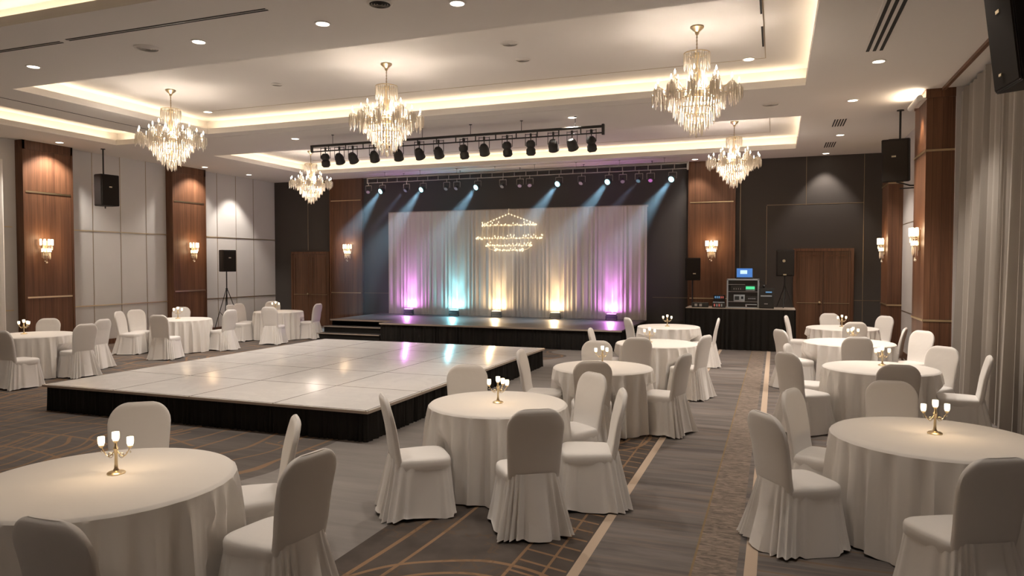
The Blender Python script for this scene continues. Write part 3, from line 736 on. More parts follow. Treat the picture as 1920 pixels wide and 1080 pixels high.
# ------------------------------------------------------------------ chandeliers
def drop(mb, x, y, z, L, r):
    mb.lathe([(0.0006, 0), (r*0.9, -L*0.18), (r, -L*0.55), (r*0.75, -L*0.82), (0.0006, -L)], 5, (x, y, z), cap=False)
def make_chandelier(label, loc):
    o = thing('crystal_chandelier', label, 'chandelier', loc, 0, 'crystal chandeliers under the coffers')
    MB().lathe([(0.0, 0.0), (0.085, 0.0), (0.088, -0.018), (0.06, -0.045), (0.028, -0.07), (0.022, -0.10), (0.010, -0.115), (0.0, -0.115)], 24).obj('canopy', M['brass'], o)
    m = MB().lathe([(0.007, -0.11), (0.007, -0.34)], 8)
    for q in range(5): m.torus((0, 0, -0.14-0.045*q), 0.011, 0.003, 10, 5)
    m.obj('rod', M['brassd'], o)
    MB().lathe([(0.0, -0.33), (0.035, -0.34), (0.05, -0.38), (0.02, -0.42), (0.016, -0.52), (0.045, -0.58), (0.05, -0.66), (0.02, -0.72), (0.06, -0.80), (0.08, -0.86), (0.05, -0.93), (0.012, -0.98), (0.012, -1.30), (0.0, -1.33)], 20).obj('centre_column', M['brass'], o)
    m = MB(); m.torus((0, 0, -0.35), 0.165, 0.006, 32, 6)
    for a in range(8): m.tube([(0.02*cos(a*pi/4), 0.02*sin(a*pi/4), -0.36), (0.165*cos(a*pi/4), 0.165*sin(a*pi/4), -0.35)], 0.003, 5)
    m.obj('crown_frame', M['brass'], o)
    m = MB()
    RG = [ (0.36, -0.89), (0.30, -0.97), (0.23, -1.07), (0.155, -1.16), (0.08, -1.24)]
    for R, z in RG: m.torus((0, 0, z), R, 0.006, 40, 6)
    for a in range(8):
        c_, s_ = cos(a*pi/4), sin(a*pi/4)
        m.tube([(0.06*c_, 0.06*s_, -0.83), (0.36*c_, 0.36*s_, -0.89)], 0.004, 5)
        m.tube([(0.36*c_, 0.36*s_, -0.89), (0.23*c_, 0.23*s_, -1.07), (0.08*c_, 0.08*s_, -1.24)], 0.0025, 5)
    m.obj('ring_frame', M['brass'], o)
    drops = []
    def ring(R, z, n, L, r, sw=0.0, off=0.0):
        for i in range(n):
            a = 2*pi*(i+off)/n; drops.append((R*cos(a), R*sin(a), z, L*(1+sw*sin(i*2.4)), r))
    ring(0.365, -0.885, 56, 0.19, 0.011, 0.08); ring(0.36, -0.895, 48, 0.07, 0.013, 0.1, 0.5)
    ring(0.30, -0.97, 42, 0.20, 0.010, 0.1); ring(0.23, -1.07, 32, 0.19, 0.010, 0.1); ring(0.155, -1.16, 22, 0.18, 0.010, 0.1); ring(0.08, -1.24, 12, 0.18, 0.010, 0.12)
    ring(0.165, -0.352, 30, 0.19, 0.009, 0.15); ring(0.11, -0.42, 16, 0.17, 0.009, 0.1); ring(0.10, -0.54, 14, 0.16, 0.009, 0.15); ring(0.13, -0.66, 18, 0.16, 0.009, 0.15); ring(0.24, -0.80, 26, 0.13, 0.010, 0.2)
    drops.append((0, 0, -1.33, 0.12, 0.018))
    for lev, (n, R, zc, zb, r0) in enumerate(((12, 0.53, -0.82, -0.86, 0.0), (6, 0.30, -0.68, -0.80, 0.5))):
        for i in range(n):
            a = 2*pi*(i+r0)/n; c_, s_ = cos(a), sin(a); m = MB()
            pts = [(0.05*c_, 0.05*s_, zb+0.02)] + [((0.05+(R-0.05)*u)*c_, (0.05+(R-0.05)*u)*s_, zb + 0.02 - 0.06*sin(u*pi*1.1) + (zc-zb-0.02)*u**2) for u in (0.15, 0.3, 0.45, 0.6, 0.75, 0.9, 1.0)]
            m.tube(pts, 0.0065, 6); arm = m.obj('arm', M['brass'], o)
            MB().lathe([(0.010, -0.01), (0.036, 0.006), (0.040, 0.014), (0.012, 0.008), (0.011, 0.055)], 14, (R*c_, R*s_, zc)).obj('drip_cup', M['glasst'], arm)
            MB().lathe([(0.004, 0.055), (0.012, 0.068), (0.0135, 0.082), (0.007, 0.105), (0.001, 0.122)], 10, (R*c_, R*s_, zc)).obj('bulb', M['bulb'], o, label='glowing candle bulb')
            for q in range(11 if lev == 0 else 8):
                b = 2*pi*q/(11 if lev == 0 else 8); rq = 0.055 if q % 2 else 0.035
                drops.append((R*c_+rq*cos(b), R*s_+rq*sin(b), zc+0.008, 0.13 + 0.03*(q % 4), 0.0095))
            if lev == 0:
                for u in (0.5, 0.62, 0.74, 0.86): drops.append(((0.05+(R-0.05)*u)*c_, (0.05+(R-0.05)*u)*s_, zc-0.03, 0.15, 0.010))
    drops.sort(key=lambda d: -(d[3]*d[4]*(1.0 + 0.5*(-d[1])/0.5)))
    for d in drops[:96]:
        m = MB(); drop(m, *d); m.obj('crystal_drop', M['crystal'], o, smooth=False)
    m = MB()
    for d in drops[96:]: drop(m, *d)
    s_ = m.obj('crystal_drops', M['crystal'], o, smooth=False); s_['kind'] = 'stuff'
    return o
CHD = [((-1.00, 9.62, HU), 'largest crystal chandelier, at the right of the near coffer'), ((-5.68, 9.70, HU), 'crystal chandelier in the middle of the near coffer'),
       ((-10.12, 9.80, HU), 'crystal chandelier at the left of the near coffer'), ((-0.88, 16.2, HU), 'crystal chandelier in the far coffer above the equipment table'), ((-11.95, 16.35, HU), 'crystal chandelier in the far coffer at left, below the end of the black truss')]
ch0 = make_chandelier(CHD[0][1], CHD[0][0])
KIDS = {}
for o_ in list(ch0.children) + [ch0]: KIDS[o_.name] = list(o_.children)
for loc, lab in CHD[1:]: copy_tree(ch0, loc, radians(random.uniform(0, 30)), lab)
for loc, lab in CHD:
    lamp('POINT', 'chandelier_lamp', (loc[0], loc[1], loc[2]-0.72), CHAND_P*0.45, CHC, shadow_soft_size=0.12)
    lamp('POINT', 'chandelier_lamp', (loc[0], loc[1], loc[2]-1.0), CHAND_P*0.35, CHC, shadow_soft_size=0.10)

# ------------------------------------------------------------------ sconces
def make_sconce(label, loc, rz):
    """wall behind at local +Y"""
    o = thing('wall_sconce', label, 'wall lamp', loc, rz, 'crystal wall sconces')
    MB().box((0, -0.012, 0), (0.12, 0.024, 0.34), None, 0.006).obj('backplate', M['brass'], o)
    m = MB(); m.tube([(0, -0.02, 0.03), (0, -0.09, 0.03)], 0.008); 
    for z, R in ((0.06, 0.15), (-0.09, 0.11)):
        m.tube([(R*cos(a), -0.03-R*0.75*sin(a), z) for a in [pi*k/12 for k in range(13)]], 0.006, 6)
    m.obj('bracket', M['brass'], o)
    for k in range(5):
        a = pi*(k+0.5)/5; x, y = 0.145*cos(a), -0.03-0.11*sin(a)
        MB().lathe([(0.018, 0), (0.024, 0.02), (0.024, 0.13), (0.020, 0.145)], 10, (x, y, 0.06)).obj('glass_tube', M['tube'], o, label='glowing glass tube')
    for k in range(5):
        a = pi*(k+0.5)/5; x, y = 0.105*cos(a), -0.03-0.08*sin(a)
        MB().lathe([(0.015, 0), (0.018, 0.015), (0.018, 0.07), (0.015, 0.08)], 10, (x, y, -0.09)).obj('glass_tube', M['tube'], o, label='glowing glass tube')
    for k in range(9):
        a = pi*(k+0.5)/9
        m = MB(); drop(m, 0.145*cos(a), -0.03-0.11*sin(a), 0.05, 0.10, 0.007); m.obj('crystal_drop', M['crystal'], o, smooth=False)
        m = MB(); drop(m, 0.10*cos(a), -0.03-0.078*sin(a), -0.10, 0.17-0.02*(k % 3), 0.007); m.obj('crystal_drop', M['crystal'], o, smooth=False)
    m = MB(); m.ball((0, -0.06, -0.33), 0.022, 8).ball((-0.04, -0.06, -0.30), 0.014, 8).tube([(0, -0.06, -0.10), (0, -0.06, -0.32)], 0.003, 5); m.obj('crystal_ball', M['crystal'], o)
    return o
SC = [((-15.705, 11.52, 2.40), pi/2, 'wall sconce on the first walnut pilaster at far left'), ((-15.705, 15.92, 2.45), pi/2, 'wall sconce on the second walnut pilaster of the left wall'),
      ((-12.98, YB-0.10, 2.48), 0, 'wall sconce on the pilaster left of the stage'), ((-1.62, YB-0.10, 2.46), 0, 'wall sconce on the pilaster right of the stage'),
      ((2.22, 13.35, 2.42), -pi/2, 'wall sconce on the near walnut column by the curtain'), ((2.33, 18.2, 2.42), -pi/2, 'wall sconce on the far column of the right wall')]
sc0 = make_sconce('glowing crystal ' + SC[0][2], SC[0][0], SC[0][1])
KIDS[sc0.name] = list(sc0.children)
for loc, rz, lab in SC[1:]: copy_tree(sc0, loc, rz, 'glowing crystal ' + lab)
for loc, rz, lab in SC:
    nx, ny = sin(rz), -cos(rz)
    for dz in (0.20, -0.02): lamp('POINT', 'sconce_lamp', (loc[0]+nx*0.24, loc[1]+ny*0.24, loc[2]+dz), SCONCE_P*(0.65 if dz > 0 else 0.35), (1.0, 0.68, 0.38), shadow_soft_size=0.06)

# ------------------------------------------------------------------ downlights and ceiling fittings
def downlight(x, y, z, lab, k, pw=1.0, tgt=None, size=100, r=0.075):
    o = thing('recessed_downlight', lab, 'ceiling light', (x, y, z), 0, 'recessed downlights')
    MB().lathe([(r*1.28, 0.0), (r*1.28, -0.006), (r*1.02, -0.008), (r*1.0, 0.0)], 24, cap=False).obj('trim_ring', M['white'], o)
    MB().lathe([(0.001, -0.003), (r, -0.003)], 24, cap=False).obj('lens', M['lens'], o, label='bright warm lens')
    l = lamp('SPOT', 'downlight_lamp', (x, y, z-0.03), DOWN_P*pw, WARM, spot_size=radians(size), spot_blend=0.55, shadow_soft_size=0.06)
    aim(l, tgt or (x, y, 0))
D1 = [(-9.83, 7.10, 'leftmost of the four above the near ceiling band'), (-6.80, 7.04, 'second from left in the near ceiling band'), (-4.95, 7.02, 'third from left in the near ceiling band'), (-3.22, 6.98, 'rightmost of the near ceiling band, at the top picture edge')]
for x, y, p in D1: downlight(x, y, H, 'round recessed downlight, ' + p, 0, 0.6)
for x, y, p, s_, tg in [(1.29, 10.96, 'just below the three-slot vent at right', 1.3, None), (1.19, 13.37, 'second along the right side ceiling, left of the walnut column', 1.5, None), (1.26, 16.8, 'third along the right side ceiling between the small vents', 1.5, None),
                    (1.14, 19.42, 'closest to the back wall above the walnut door', 0.7, (1.14, 19.75, 0)), (-15.30, 11.62, 'above the first pilaster at left', 1.2, (-15.70, 11.62, 0)), (-2.03, 19.30, 'small one above the pilaster right of the stage', 0.35, (-1.9, 19.7, 0)),
                    (-15.25, 15.95, 'above the second pilaster at left', 0.9, (-15.72, 15.9, 0)), (-15.25, 17.75, 'near the far left corner', 1.1, (-15.8, 17.6, 0)), (-9.98, 13.1, 'in the middle ceiling band left of the black truss', 2.0, None), (-3.64, 13.05, 'in the middle ceiling band above the black truss', 2.0, None)]:
    downlight(x, y, H, 'round recessed downlight ' + p, 0, s_, tg, (112 if x < -15 and y < 17 else 80) if tg else 100)
for x, y, p in [(-10.85, 11.45, 'in the far left corner of the near coffer'), (-0.42, 11.4, 'in the far right corner of the near coffer')]:
    downlight(x, y, HU, 'small recessed downlight ' + p, 0, 1.4)
# lights of the same kind behind and beside the camera
for x, y in ((-15.2, 8.4), (-15.2, 5.8), (-7.5, 0.5), (-3.2, 0.2), (1.3, 1.5), (1.3, 4.2), (1.3, 7.4), (-12.0, 3.0)):
    downlight(x, y, H, 'round recessed downlight over the near part of the hall, outside the photograph', 0, 0.5 if x < -15 else 0.16)
for x, y in ((-3.7, 3.2), (0.0, 4.9), (-2.2, 4.9)):  # unseen downlights added to brighten the near table tops, not the chair backs
    downlight(x, y, HU, 'added unseen downlight on the raised ceiling, lighting the near table tops', 0, 0.58, None, 66)

o = thing('column_wall_washer', 'pale tube light fitted under the ceiling on the near walnut column', 'wall lamp', (2.22, 13.3, 4.66))
MB().tube([(-0.11, -0.42, 0), (-0.11, 0.42, 0)], 0.045, 12).box((-0.05, 0, 0), (0.10, 0.7, 0.03)).obj('housing', M['white'], o)
l = lamp('SPOT', 'washer_lamp', (2.06, 13.3, 4.60), 40, (1.0, 0.72, 0.45), spot_size=radians(70), spot_blend=0.7, shadow_soft_size=0.05); aim(l, (2.20, 13.3, 2.5))
l = lamp('AREA', 'washer_lamp', (2.09, 13.3, 4.715), 6, (1.0, 0.80, 0.58), shape='RECTANGLE', size=0.06, size_y=0.7); l.rotation_euler = (0, pi*0.82, 0)

def slot_diffuser(x0, x1, y, lab, n=2, gap=0.05):
    o = thing('slot_diffuser', lab, 'ceiling vent', ((x0+x1)/2, y, H))
    L = (x1-x0)
    for k in range(n): MB().box((0, (k-(n-1)/2)*gap, -0.001), (L, 0.018, 0.004)).obj('slot', M['dark'], o, smooth=False)
    MB().box((0, 0, -0.0025), (L+0.02, 0.012 if n == 2 else gap*n, 0.003)).obj('frame', M['greyal'] if n == 2 else M['ceil'], o, smooth=False)
slot_diffuser(-8.28, -5.25, 6.42, 'long thin slot vent in the near ceiling band, longer piece')
slot_diffuser(-11.3, -8.42, 6.45, 'long thin slot vent at the left picture edge in the near ceiling band')
slot_diffuser(-11.9, -1.5, 12.38, 'long thin slot vent in the middle ceiling band', 1)
o = thing('slot_diffuser', 'long thin slot vent between the two left coffers', 'ceiling vent', (-12.13, 8.6, H))
MB().box((0, 0, -0.002), (0.02, 5.2, 0.004)).obj('slot', M['dark'], o, smooth=False)
def grille_vent(x, y, L, wd, n, lab):
    o = thing('ceiling_grille', lab, 'ceiling vent', (x, y, H))
    MB().box((0, 0, -0.002), (wd+0.03, L+0.03, 0.004)).obj('frame', M['ceil'], o, smooth=False)
    for k in range(n): MB().box(((k-(n-1)/2)*wd/n, 0, -0.005), (wd/n*0.5, L, 0.004)).obj('slot', M['dark'], o, smooth=False)
grille_vent(1.17, 8.95, 2.9, 0.24, 3, 'long three-slot ceiling vent at upper right')
grille_vent(1.13, 15.35, 0.75, 0.24, 5, 'small slatted ceiling vent, nearer of the two at right')
grille_vent(1.14, 18.05, 0.75, 0.24, 5, 'small slatted ceiling vent, farther one near the back wall')
# dark slots on the raised ceiling at right of the near coffer
o = thing('slot_diffuser', 'dark broken slot line on the raised ceiling beside the largest chandelier', 'ceiling vent', (-0.205, 9.5, HU))
MB().box((0, 0.85, -0.006), (0.022, 0.90, 0.004)).obj('slot', M['dark'], o, smooth=False); MB().box((0, -0.35, -0.006), (0.022, 0.50, 0.004)).obj('slot', M['dark'], o, smooth=False)
def round_fit(x, y, z, r, lab, dark, ec='ceiling speaker'):
    o = thing('round_ceiling_vent', lab, 'ceiling vent', (x, y, z))
    MB().lathe([(r*0.9, 0.0), (r, -0.004), (r*0.82, -0.014), (r*0.80, -0.004)], 28, cap=False).obj('rim', M['ceil'], o)
    m = MB()
    for k in range(4): m.lathe([(r*(0.78-0.2*k), -0.006), (r*(0.66-0.2*k), -0.016)], 28, cap=False)
    m.obj('louvre', M['dark'] if dark else M['ceilup'], o)
round_fit(-4.00, 6.70, H, 0.14, 'round dark louvred ceiling vent at the top picture edge', True)
round_fit(-7.62, 7.01, H, 0.16, 'round smudged grey ceiling vent between two downlights', False)
round_fit(-3.54, 9.42, HU, 0.13, 'round pale ceiling fitting in the near coffer, nearer one', False)
round_fit(-3.63, 10.23, HU, 0.12, 'round pale ceiling fitting in the near coffer, farther one', False)
round_fit(-8.09, 10.14, HU, 0.10, 'small round ceiling fitting left of the middle chandelier', False)
round_fit(-0.12, 13.18, H, 0.16, 'round ceiling vent right of the far end of the near coffer', False)

# ------------------------------------------------------------------ trusses
def make_truss(name, label, x0, x1, y, z, mt, rt, rb, dz, hang, step):
    o = thing(name, label, 'lighting truss', (0, y, 0))
    MB().tube([(x0, 0, z), (x1, 0, z)], rt, 10).obj('top_pipe', mt, o)
    MB().tube([(x0, 0, z-dz), (x1, 0, z-dz)], rb, 8).obj('lower_pipe', mt, o)
    n = int((x1-x0)/step)
    for k in range(n+1):
        x = x0 + (x1-x0)*k/n; MB().tube([(x, 0, z), (x, 0, z-dz)], rb*0.9, 6).obj('cross_bar', mt, o)
    for k in range(hang):
        x = x0 + (x1-x0)*(k+0.5)/hang
        m = MB(); m.tube([(x, 0, H), (x, 0, z)], 0.006, 6); m.lathe([(0.03, 0), (0.03, -0.01)], 12, (x, 0, H)); m.obj('hanger', mt, o)
    MB().box((x1, 0, z-dz/2), (0.05, 0.07, dz+0.08), None, 0.008).obj('end_plate', mt, o); MB().box((x0, 0, z-dz/2), (0.04, 0.06, dz+0.04), None, 0.008).obj('end_plate', mt, o)
    return o
TF_Y, TF_Z = 13.0, 4.585
make_truss('lighting_truss', 'black lighting truss hanging under the middle ceiling band', -9.47, -3.03, TF_Y, TF_Z, M['blackp'], 0.026, 0.014, 0.12, 6, 0.42)
def par_meshes(kind):
    """hang point at origin, body below"""
    y = MB()
    for s_ in (-1, 1): y.tube([(s_*0.105, 0, 0.10), (s_*0.105, 0, -0.13)], 0.007, 6)
    y.tube([(-0.105, 0, 0.085), (0.105, 0, 0.085)], 0.006, 6)
    clamp = MB().box((0, 0, 0.07), (0.035, 0.05, 0.07), None, 0.006).tube([(0, 0, 0.04), (0, 0, -0.06)], 0.010, 6)
    R = Matrix.Translation((0, 0, -0.15)) @ Matrix.Rotation(radians(42 if kind == 0 else 14), 4, 'X')
    prof = [(0.0, 0.115), (0.055, 0.11), (0.085, 0.06), (0.10, 0.0), (0.098, -0.05), (0.105, -0.10), (0.095, -0.105), (0.09, -0.08)] if kind == 0 else \
           [(0.0, 0.13), (0.05, 0.125), (0.088, 0.08), (0.092, 0.02), (0.066, -0.015), (0.09, -0.05), (0.093, -0.13), (0.06, -0.165), (0.0, -0.165)]
    body = MB().lathe(prof, 20, m=R)
    lens = MB().lathe([(0.001, -0.085), (0.09, -0.085)], 20, m=R, cap=False) if kind == 0 else MB().lathe([(0.001, -0.168), (0.058, -0.166)], 20, m=R, cap=False)
    return y.mesh('yoke', M['blackp']), clamp.mesh('clamp', M['blackp']), body.mesh('lamp_body', M['black']), lens.mesh('lens', M['screenk'])
PM = [par_meshes(0), par_meshes(1)]
FRONT = [(612, 1), (638, 0), (663, 0), (703, 0), (748, 0), (787, 0), (823, 0), (870, 1), (908, 0), (951, 1), (995, 1), (1037, 0), (1072, 0), (1108, 1)]
def xof(px, Y, z=4.5):   # world x on plane y=Y seen at image column px
    Yw = radians(20.4); f = Vector((-sin(Yw), cos(Yw))); r = Vector((cos(Yw), sin(Yw)))
    tt = (px-960)/1330.0*0.9995
    # (x, Y).r = tt * (x, Y).f  (pitch ignored)
    return Y*(tt*f.y - r.y)/(r.x - tt*f.x)
names = ['leftmost', 'second from left', 'third from left', 'fourth from left', 'fifth from left', 'sixth from left', 'seventh from left', 'seventh from right', 'sixth from right', 'fifth from right', 'fourth from right', 'third from right', 'second from right', 'rightmost']
for i, (px, kd) in enumerate(FRONT):
    x = xof(px, TF_Y)
    o = thing('stage_spotlight', f'black {"two-lobed" if kd else "round"} spotlight on the front truss, {names[i]}', 'spotlight', (x, TF_Y, TF_Z-0.12-0.03), radians(random.uniform(-20, 20)), 'spotlights hanging on the front truss')
    for nm, me in zip(('yoke', 'clamp', 'lamp_body', 'lens'), PM[kd]): link(nm, me, o)
# rear truss over the stage
TB_Y, TB_Z = 18.75, 4.64
make_truss('lighting_truss', 'grey pipe truss above the stage against the charcoal wall', -11.65, -2.15, TB_Y, TB_Z, M['greyal'], 0.024, 0.013, 0.14, 8, 0.33)
make_truss('lighting_truss', 'thin dark second pipe just behind the grey stage truss', -11.6, -2.2, 19.2, 4.70, M['blackp'], 0.018, 0.010, 0.10, 5, 0.6)
BACK = [(718, 'cyan'), (794, 'cyan'), (896, 'cyan'), (1048, 'cyan'), (1141, 'cyan'), (1260, 'cyan'), (692, 'lpink'), (763, 'lviolet'), (838, 'lgrey'), (857, 'lgrey'), (943, 'lgrey'), (975, 'lpink'), (993, 'lpink'), (1090, 'lpink'), (1167, 'lgrey'), (1197, 'lteal'), (1219, 'lmag')]
cy_n = ['leftmost', 'second from left', 'third from left', 'third from right', 'second from right', 'rightmost']
YM = MB().tube([(-0.10, 0, 0.02), (-0.10, 0, -0.14)], 0.007, 6).tube([(0.10, 0, 0.02), (0.10, 0, -0.14)], 0.007, 6).tube([(-0.1, 0, 0.02), (0.1, 0, 0.02)], 0.007, 6).tube([(0, 0, 0.02), (0, 0, 0.12)], 0.012, 6).mesh('yoke', M['greyal'])
for i, (px, mk) in enumerate(BACK):
    x = xof(px, TB_Y); lit = mk == 'cyan'; zz = TB_Z - 0.14 - 0.10
    dn = {'cyan': 'lit pale blue', 'lpink': 'dim pinkish', 'lviolet': 'dim violet', 'lgrey': 'unlit grey', 'lteal': 'dim teal', 'lmag': 'magenta'}[mk]
    where = cy_n[i] + ' of the six blue ones' if lit else {692: 'at the far left end of the stage truss', 763: 'between the first two blue lights', 838: 'left one of the close pair', 857: 'right one of the close pair', 943: 'right of the third blue light', 975: 'left of the small pair mid truss', 993: 'right of the small pair mid truss', 1090: 'between the fourth and fifth blue lights', 1167: 'right of the fifth blue light', 1197: 'left of the magenta light', 1219: 'just left of the rightmost blue light'}[px]
    o = thing('stage_spotlight', f'{dn} spotlight on the stage truss, {where}', 'spotlight', (x, TB_Y, zz), 0, 'spotlights on the stage truss')
    link('yoke', YM, o)
    d = Vector((-0.55, 0.05, -1.0)).normalized() if lit else Vector((random.uniform(-0.4, 0.4), -0.8, -0.8)).normalized()
    tilt = Vector((-0.30, -0.85, -0.45)).normalized() if lit else d
    q = tilt.to_track_quat('-Z', 'Y').to_matrix().to_4x4(); R = Matrix.Translation((0, -0.02, -0.14)) @ q
    k_ = 1.0 if lit else 0.72
    MB().lathe([(0.0, 0.10*k_), (0.05*k_, 0.095*k_), (0.085*k_, 0.03*k_), (0.09*k_, -0.05*k_), (0.096*k_, -0.08*k_), (0.08*k_, -0.075*k_)], 18, m=R).obj('lamp_body', M['blackp'], o)
    MB().lathe([(0.001, -0.083*k_), (0.075*k_, -0.083*k_)], 18, m=R, cap=False).obj('lens', M[mk], o, label=dn + ' lens')
    if lit:
        l = lamp('SPOT', 'beam_lamp', (x-0.05, TB_Y-0.12, zz-0.22), BEAM_P*1.3, (0.45, 0.75, 0.95), spot_size=radians(30), spot_blend=0.8, shadow_soft_size=0.05)
        aim(l, (x-1.15, TB_Y-0.32, zz-1.75))
    if mk in ('lviolet', 'lteal'):
        l = lamp('SPOT', 'beam_lamp', (x-0.05, TB_Y-0.12, zz-0.22), BEAM_P*0.3, (0.45, 0.6, 0.9), spot_size=radians(18), spot_blend=0.8, shadow_soft_size=0.04); aim(l, (x-1.3, TB_Y-0.32, zz-1.7))
# haze above the stage that shows the beams
hm = bpy.data.materials.new('stage_haze'); hm.use_nodes = True; nt = hm.node_tree
nt.nodes.remove(nt.nodes['Principled BSDF']); vs = nt.nodes.new('ShaderNodeVolumeScatter'); vs.inputs['Density'].default_value = 0.06; vs.inputs['Color'].default_value = (0.9, 0.95, 1, 1); vs.inputs['Anisotropy'].default_value = 0.1
nt.links.new(vs.outputs[0], nt.nodes['Material Output'].inputs['Volume'])
hz = MB().bb(-12.4, -2.3, 18.0, 19.75, 0.52, 4.78).obj('stage_haze', hm, smooth=False)
tag(hz, 'thin blue-lit haze hanging above the stage backdrop', 'haze', None, 'stuff')

# ------------------------------------------------------------------ loudspeakers
def speaker_body(o, w_, d_, h_, tilt=0.0, badge=(0, 0.3), grille=True, z0=0.0):
    """front at local -Y; origin under the cabinet"""
    R = Matrix.Translation((0, 0, z0 + h_/2)) @ Matrix.Rotation(tilt, 4, 'X')
    m = MB(); rs = []
    for z in (-h_/2, h_/2):
        rs.append([tuple(R @ Vector(p + (z,))) for p in ((-w_/2, -d_/2), (w_/2, -d_/2), (w_/2, d_*0.12), (w_*0.30, d_/2), (-w_*0.30, d_/2), (-w_/2, d_*0.12))])
    m.rings(rs, True, True, True)
    bmesh.ops.bevel(m.b, geom=list(m.b.edges), offset=0.01, segments=2, affect='EDGES')
    m.obj('cabinet', M['cab'], o)
    g = MB(); rs = []
    for (yy, e) in ((-d_/2+0.002, 0.018), (-d_/2-0.012, 0.026)):
        rs.append([tuple(R @ Vector((x, yy, z))) for x, z in ((-w_/2+e, -h_/2+e), (w_/2-e, -h_/2+e), (w_/2-e, h_/2-e), (-w_/2+e, h_/2-e))])
    g.rings(rs, True, True, True); g.obj('grille', M['grille'], o, smooth=False)
    b = MB(); bx, bz = badge[0]*w_, badge[1]*h_
    rs = [[tuple(R @ Vector((bx+x, yy, bz+z))) for x, z in ((-0.035, -0.014), (0.035, -0.014), (0.035, 0.014), (-0.035, 0.014))] for yy in (-d_/2-0.010, -d_/2-0.018)]
    b.rings(rs, True, True, True); b.obj('badge', M['badge'], o, smooth=False, label='small pale badge')
    return R
# left wall speaker
o = thing('hanging_speaker', 'black loudspeaker hanging from a ceiling pole by the left wall', 'loudspeaker', (-15.12, 12.62, 3.43), radians(84), 'loudspeakers hung from the ceiling')
speaker_body(o, 0.46, 0.40, 0.74, 0.0, (0.0, 0.1))
MB().tube([(0, 0.05, 0.74), (0, 0.05, H-3.43)], 0.018, 8).lathe([(0.05, 0), (0.05, -0.015)], 14, (0, 0.05, H-3.43)).obj('ceiling_pole', M['black'], o)
MB().tube([(0.0, 0.0, -0.06), (0, 0, 0.01)], 0.015, 8).obj('cable_gland', M['black'], o)
# right far speaker
o = thing('hanging_speaker', 'black loudspeaker hanging from a ceiling pole in front of the walnut column', 'loudspeaker', (2.02, 14.5, 3.52), radians(-14), 'loudspeakers hung from the ceiling')
speaker_body(o, 0.44, 0.36, 0.76, radians(8), (-0.05, 0.1))
MB().tube([(0.05, 0.02, 0.74), (0.05, 0.02, H-3.52)], 0.018, 8).lathe([(0.06, 0), (0.06, -0.015)], 14, (0.05, 0.02, H-3.52)).obj('ceiling_pole', M['black'], o)
MB().tube([(0.0, 0.1, 0.0), (0.2, 0.25, -0.06), (0.34, 0.3, -0.06)], 0.014, 6).tube([(0.05, 0.12, -0.12), (0.30, 0.3, -0.10)], 0.012, 6).tube([(0.28, 0.28, 0.05), (0.28, 0.28, -0.12)], 0.014, 6).obj('swivel_bracket', M['black'], o)
# right near speaker
o = thing('hanging_speaker', 'large black loudspeaker hanging at the top right corner in front of the curtain', 'loudspeaker', (1.98, 7.0, 3.50), radians(-84), 'loudspeakers hung from the ceiling')
speaker_body(o, 0.52, 0.50, 0.88, radians(7), (0.0, 0.22))
MB().box((-0.05, -0.235, 0.09), (0.05, 0.012, 0.022)).obj('indicator', M['badge'], o, smooth=False)
MB().tube([(0.05, 0.1, 0.85), (0.05, 0.1, H-3.46)], 0.02, 8).lathe([(0.06, 0), (0.06, -0.015)], 14, (0.05, 0.1, H-3.46)).obj('ceiling_pole', M['black'], o)
MB().tube([(0.1, 0.02, 0.06), (0.1, 0.02, -0.10)], 0.025, 8).tube([(-0.02, 0.02, -0.09), (0.24, 0.02, -0.09)], 0.018, 8).obj('swivel_bracket', M['black'], o)

def tripod(name, label, loc, h, spread, rz=0, th=0.6):
    o = thing(name, label, 'speaker stand', loc, rz)
    MB().tube([(0, 0, 0.10), (0, 0, h)], 0.017, 10).obj('pole', M['black'], o)
    MB().lathe([(0.03, 0), (0.03, 0.06)], 12, (0, 0, h*th)).obj('collar', M['black'], o)
    for k in range(3):
        a = 2*pi*k/3 + 0.4; MB().tube([(0.02*cos(a), 0.02*sin(a), h*th+0.02), (spread*cos(a), spread*sin(a), 0.012)], 0.011, 6).obj('leg', M['black'], o)
        MB().tube([(0.02*cos(a), 0.02*sin(a), h*th*0.32), (spread*0.52*cos(a), spread*0.52*sin(a), h*th*0.50)], 0.008, 6).obj('brace', M['black'], o)
    return o
tripod('tripod_speaker_stand', 'black tripod stand holding a speaker in the far left corner', (-15.25, 16.75, 0), 1.82, 0.50, 0, 0.70)
o = thing('stand_speaker', 'black loudspeaker on the tripod in the far left corner', 'loudspeaker', (-15.25, 16.75, 1.82), radians(72))
speaker_body(o, 0.42, 0.36, 0.64, 0.0, (0.0, 0.14))
# equipment table
DJX0, DJX1, DJY0, DJY1, DJZ = -2.03, 0.42, 17.55, 18.35, 0.99
o = thing('equipment_table', 'long equipment table hidden under a black cloth right of the stage', 'table', ((DJX0+DJX1)/2, (DJY0+DJY1)/2, 0))
hx, hy = (DJX1-DJX0)/2, (DJY1-DJY0)/2
MB().bb(-hx, hx, -hy, hy, DJZ-0.05, DJZ-0.02).obj('tabletop', M['greyp'], o, smooth=False)
for sx in (-1, 1):
    for sy in (-1, 1): MB().bb(sx*(hx-0.08)-0.02, sx*(hx-0.08)+0.02, sy*(hy-0.08)-0.02, sy*(hy-0.08)+0.02, 0, DJZ-0.05).obj('leg', M['black'], o, smooth=False)
o = thing('black_tablecloth', 'black floor-length pleated cloth over the equipment table', 'tablecloth')
MB().bb(DJX0-0.01, DJX1+0.01, DJY0-0.01, DJY1+0.01, DJZ-0.018, DJZ-0.002).obj('cloth_top', M['nosing'], o, smooth=False, label='pale top edge')  # top of the black cloth takes the pale edge colour
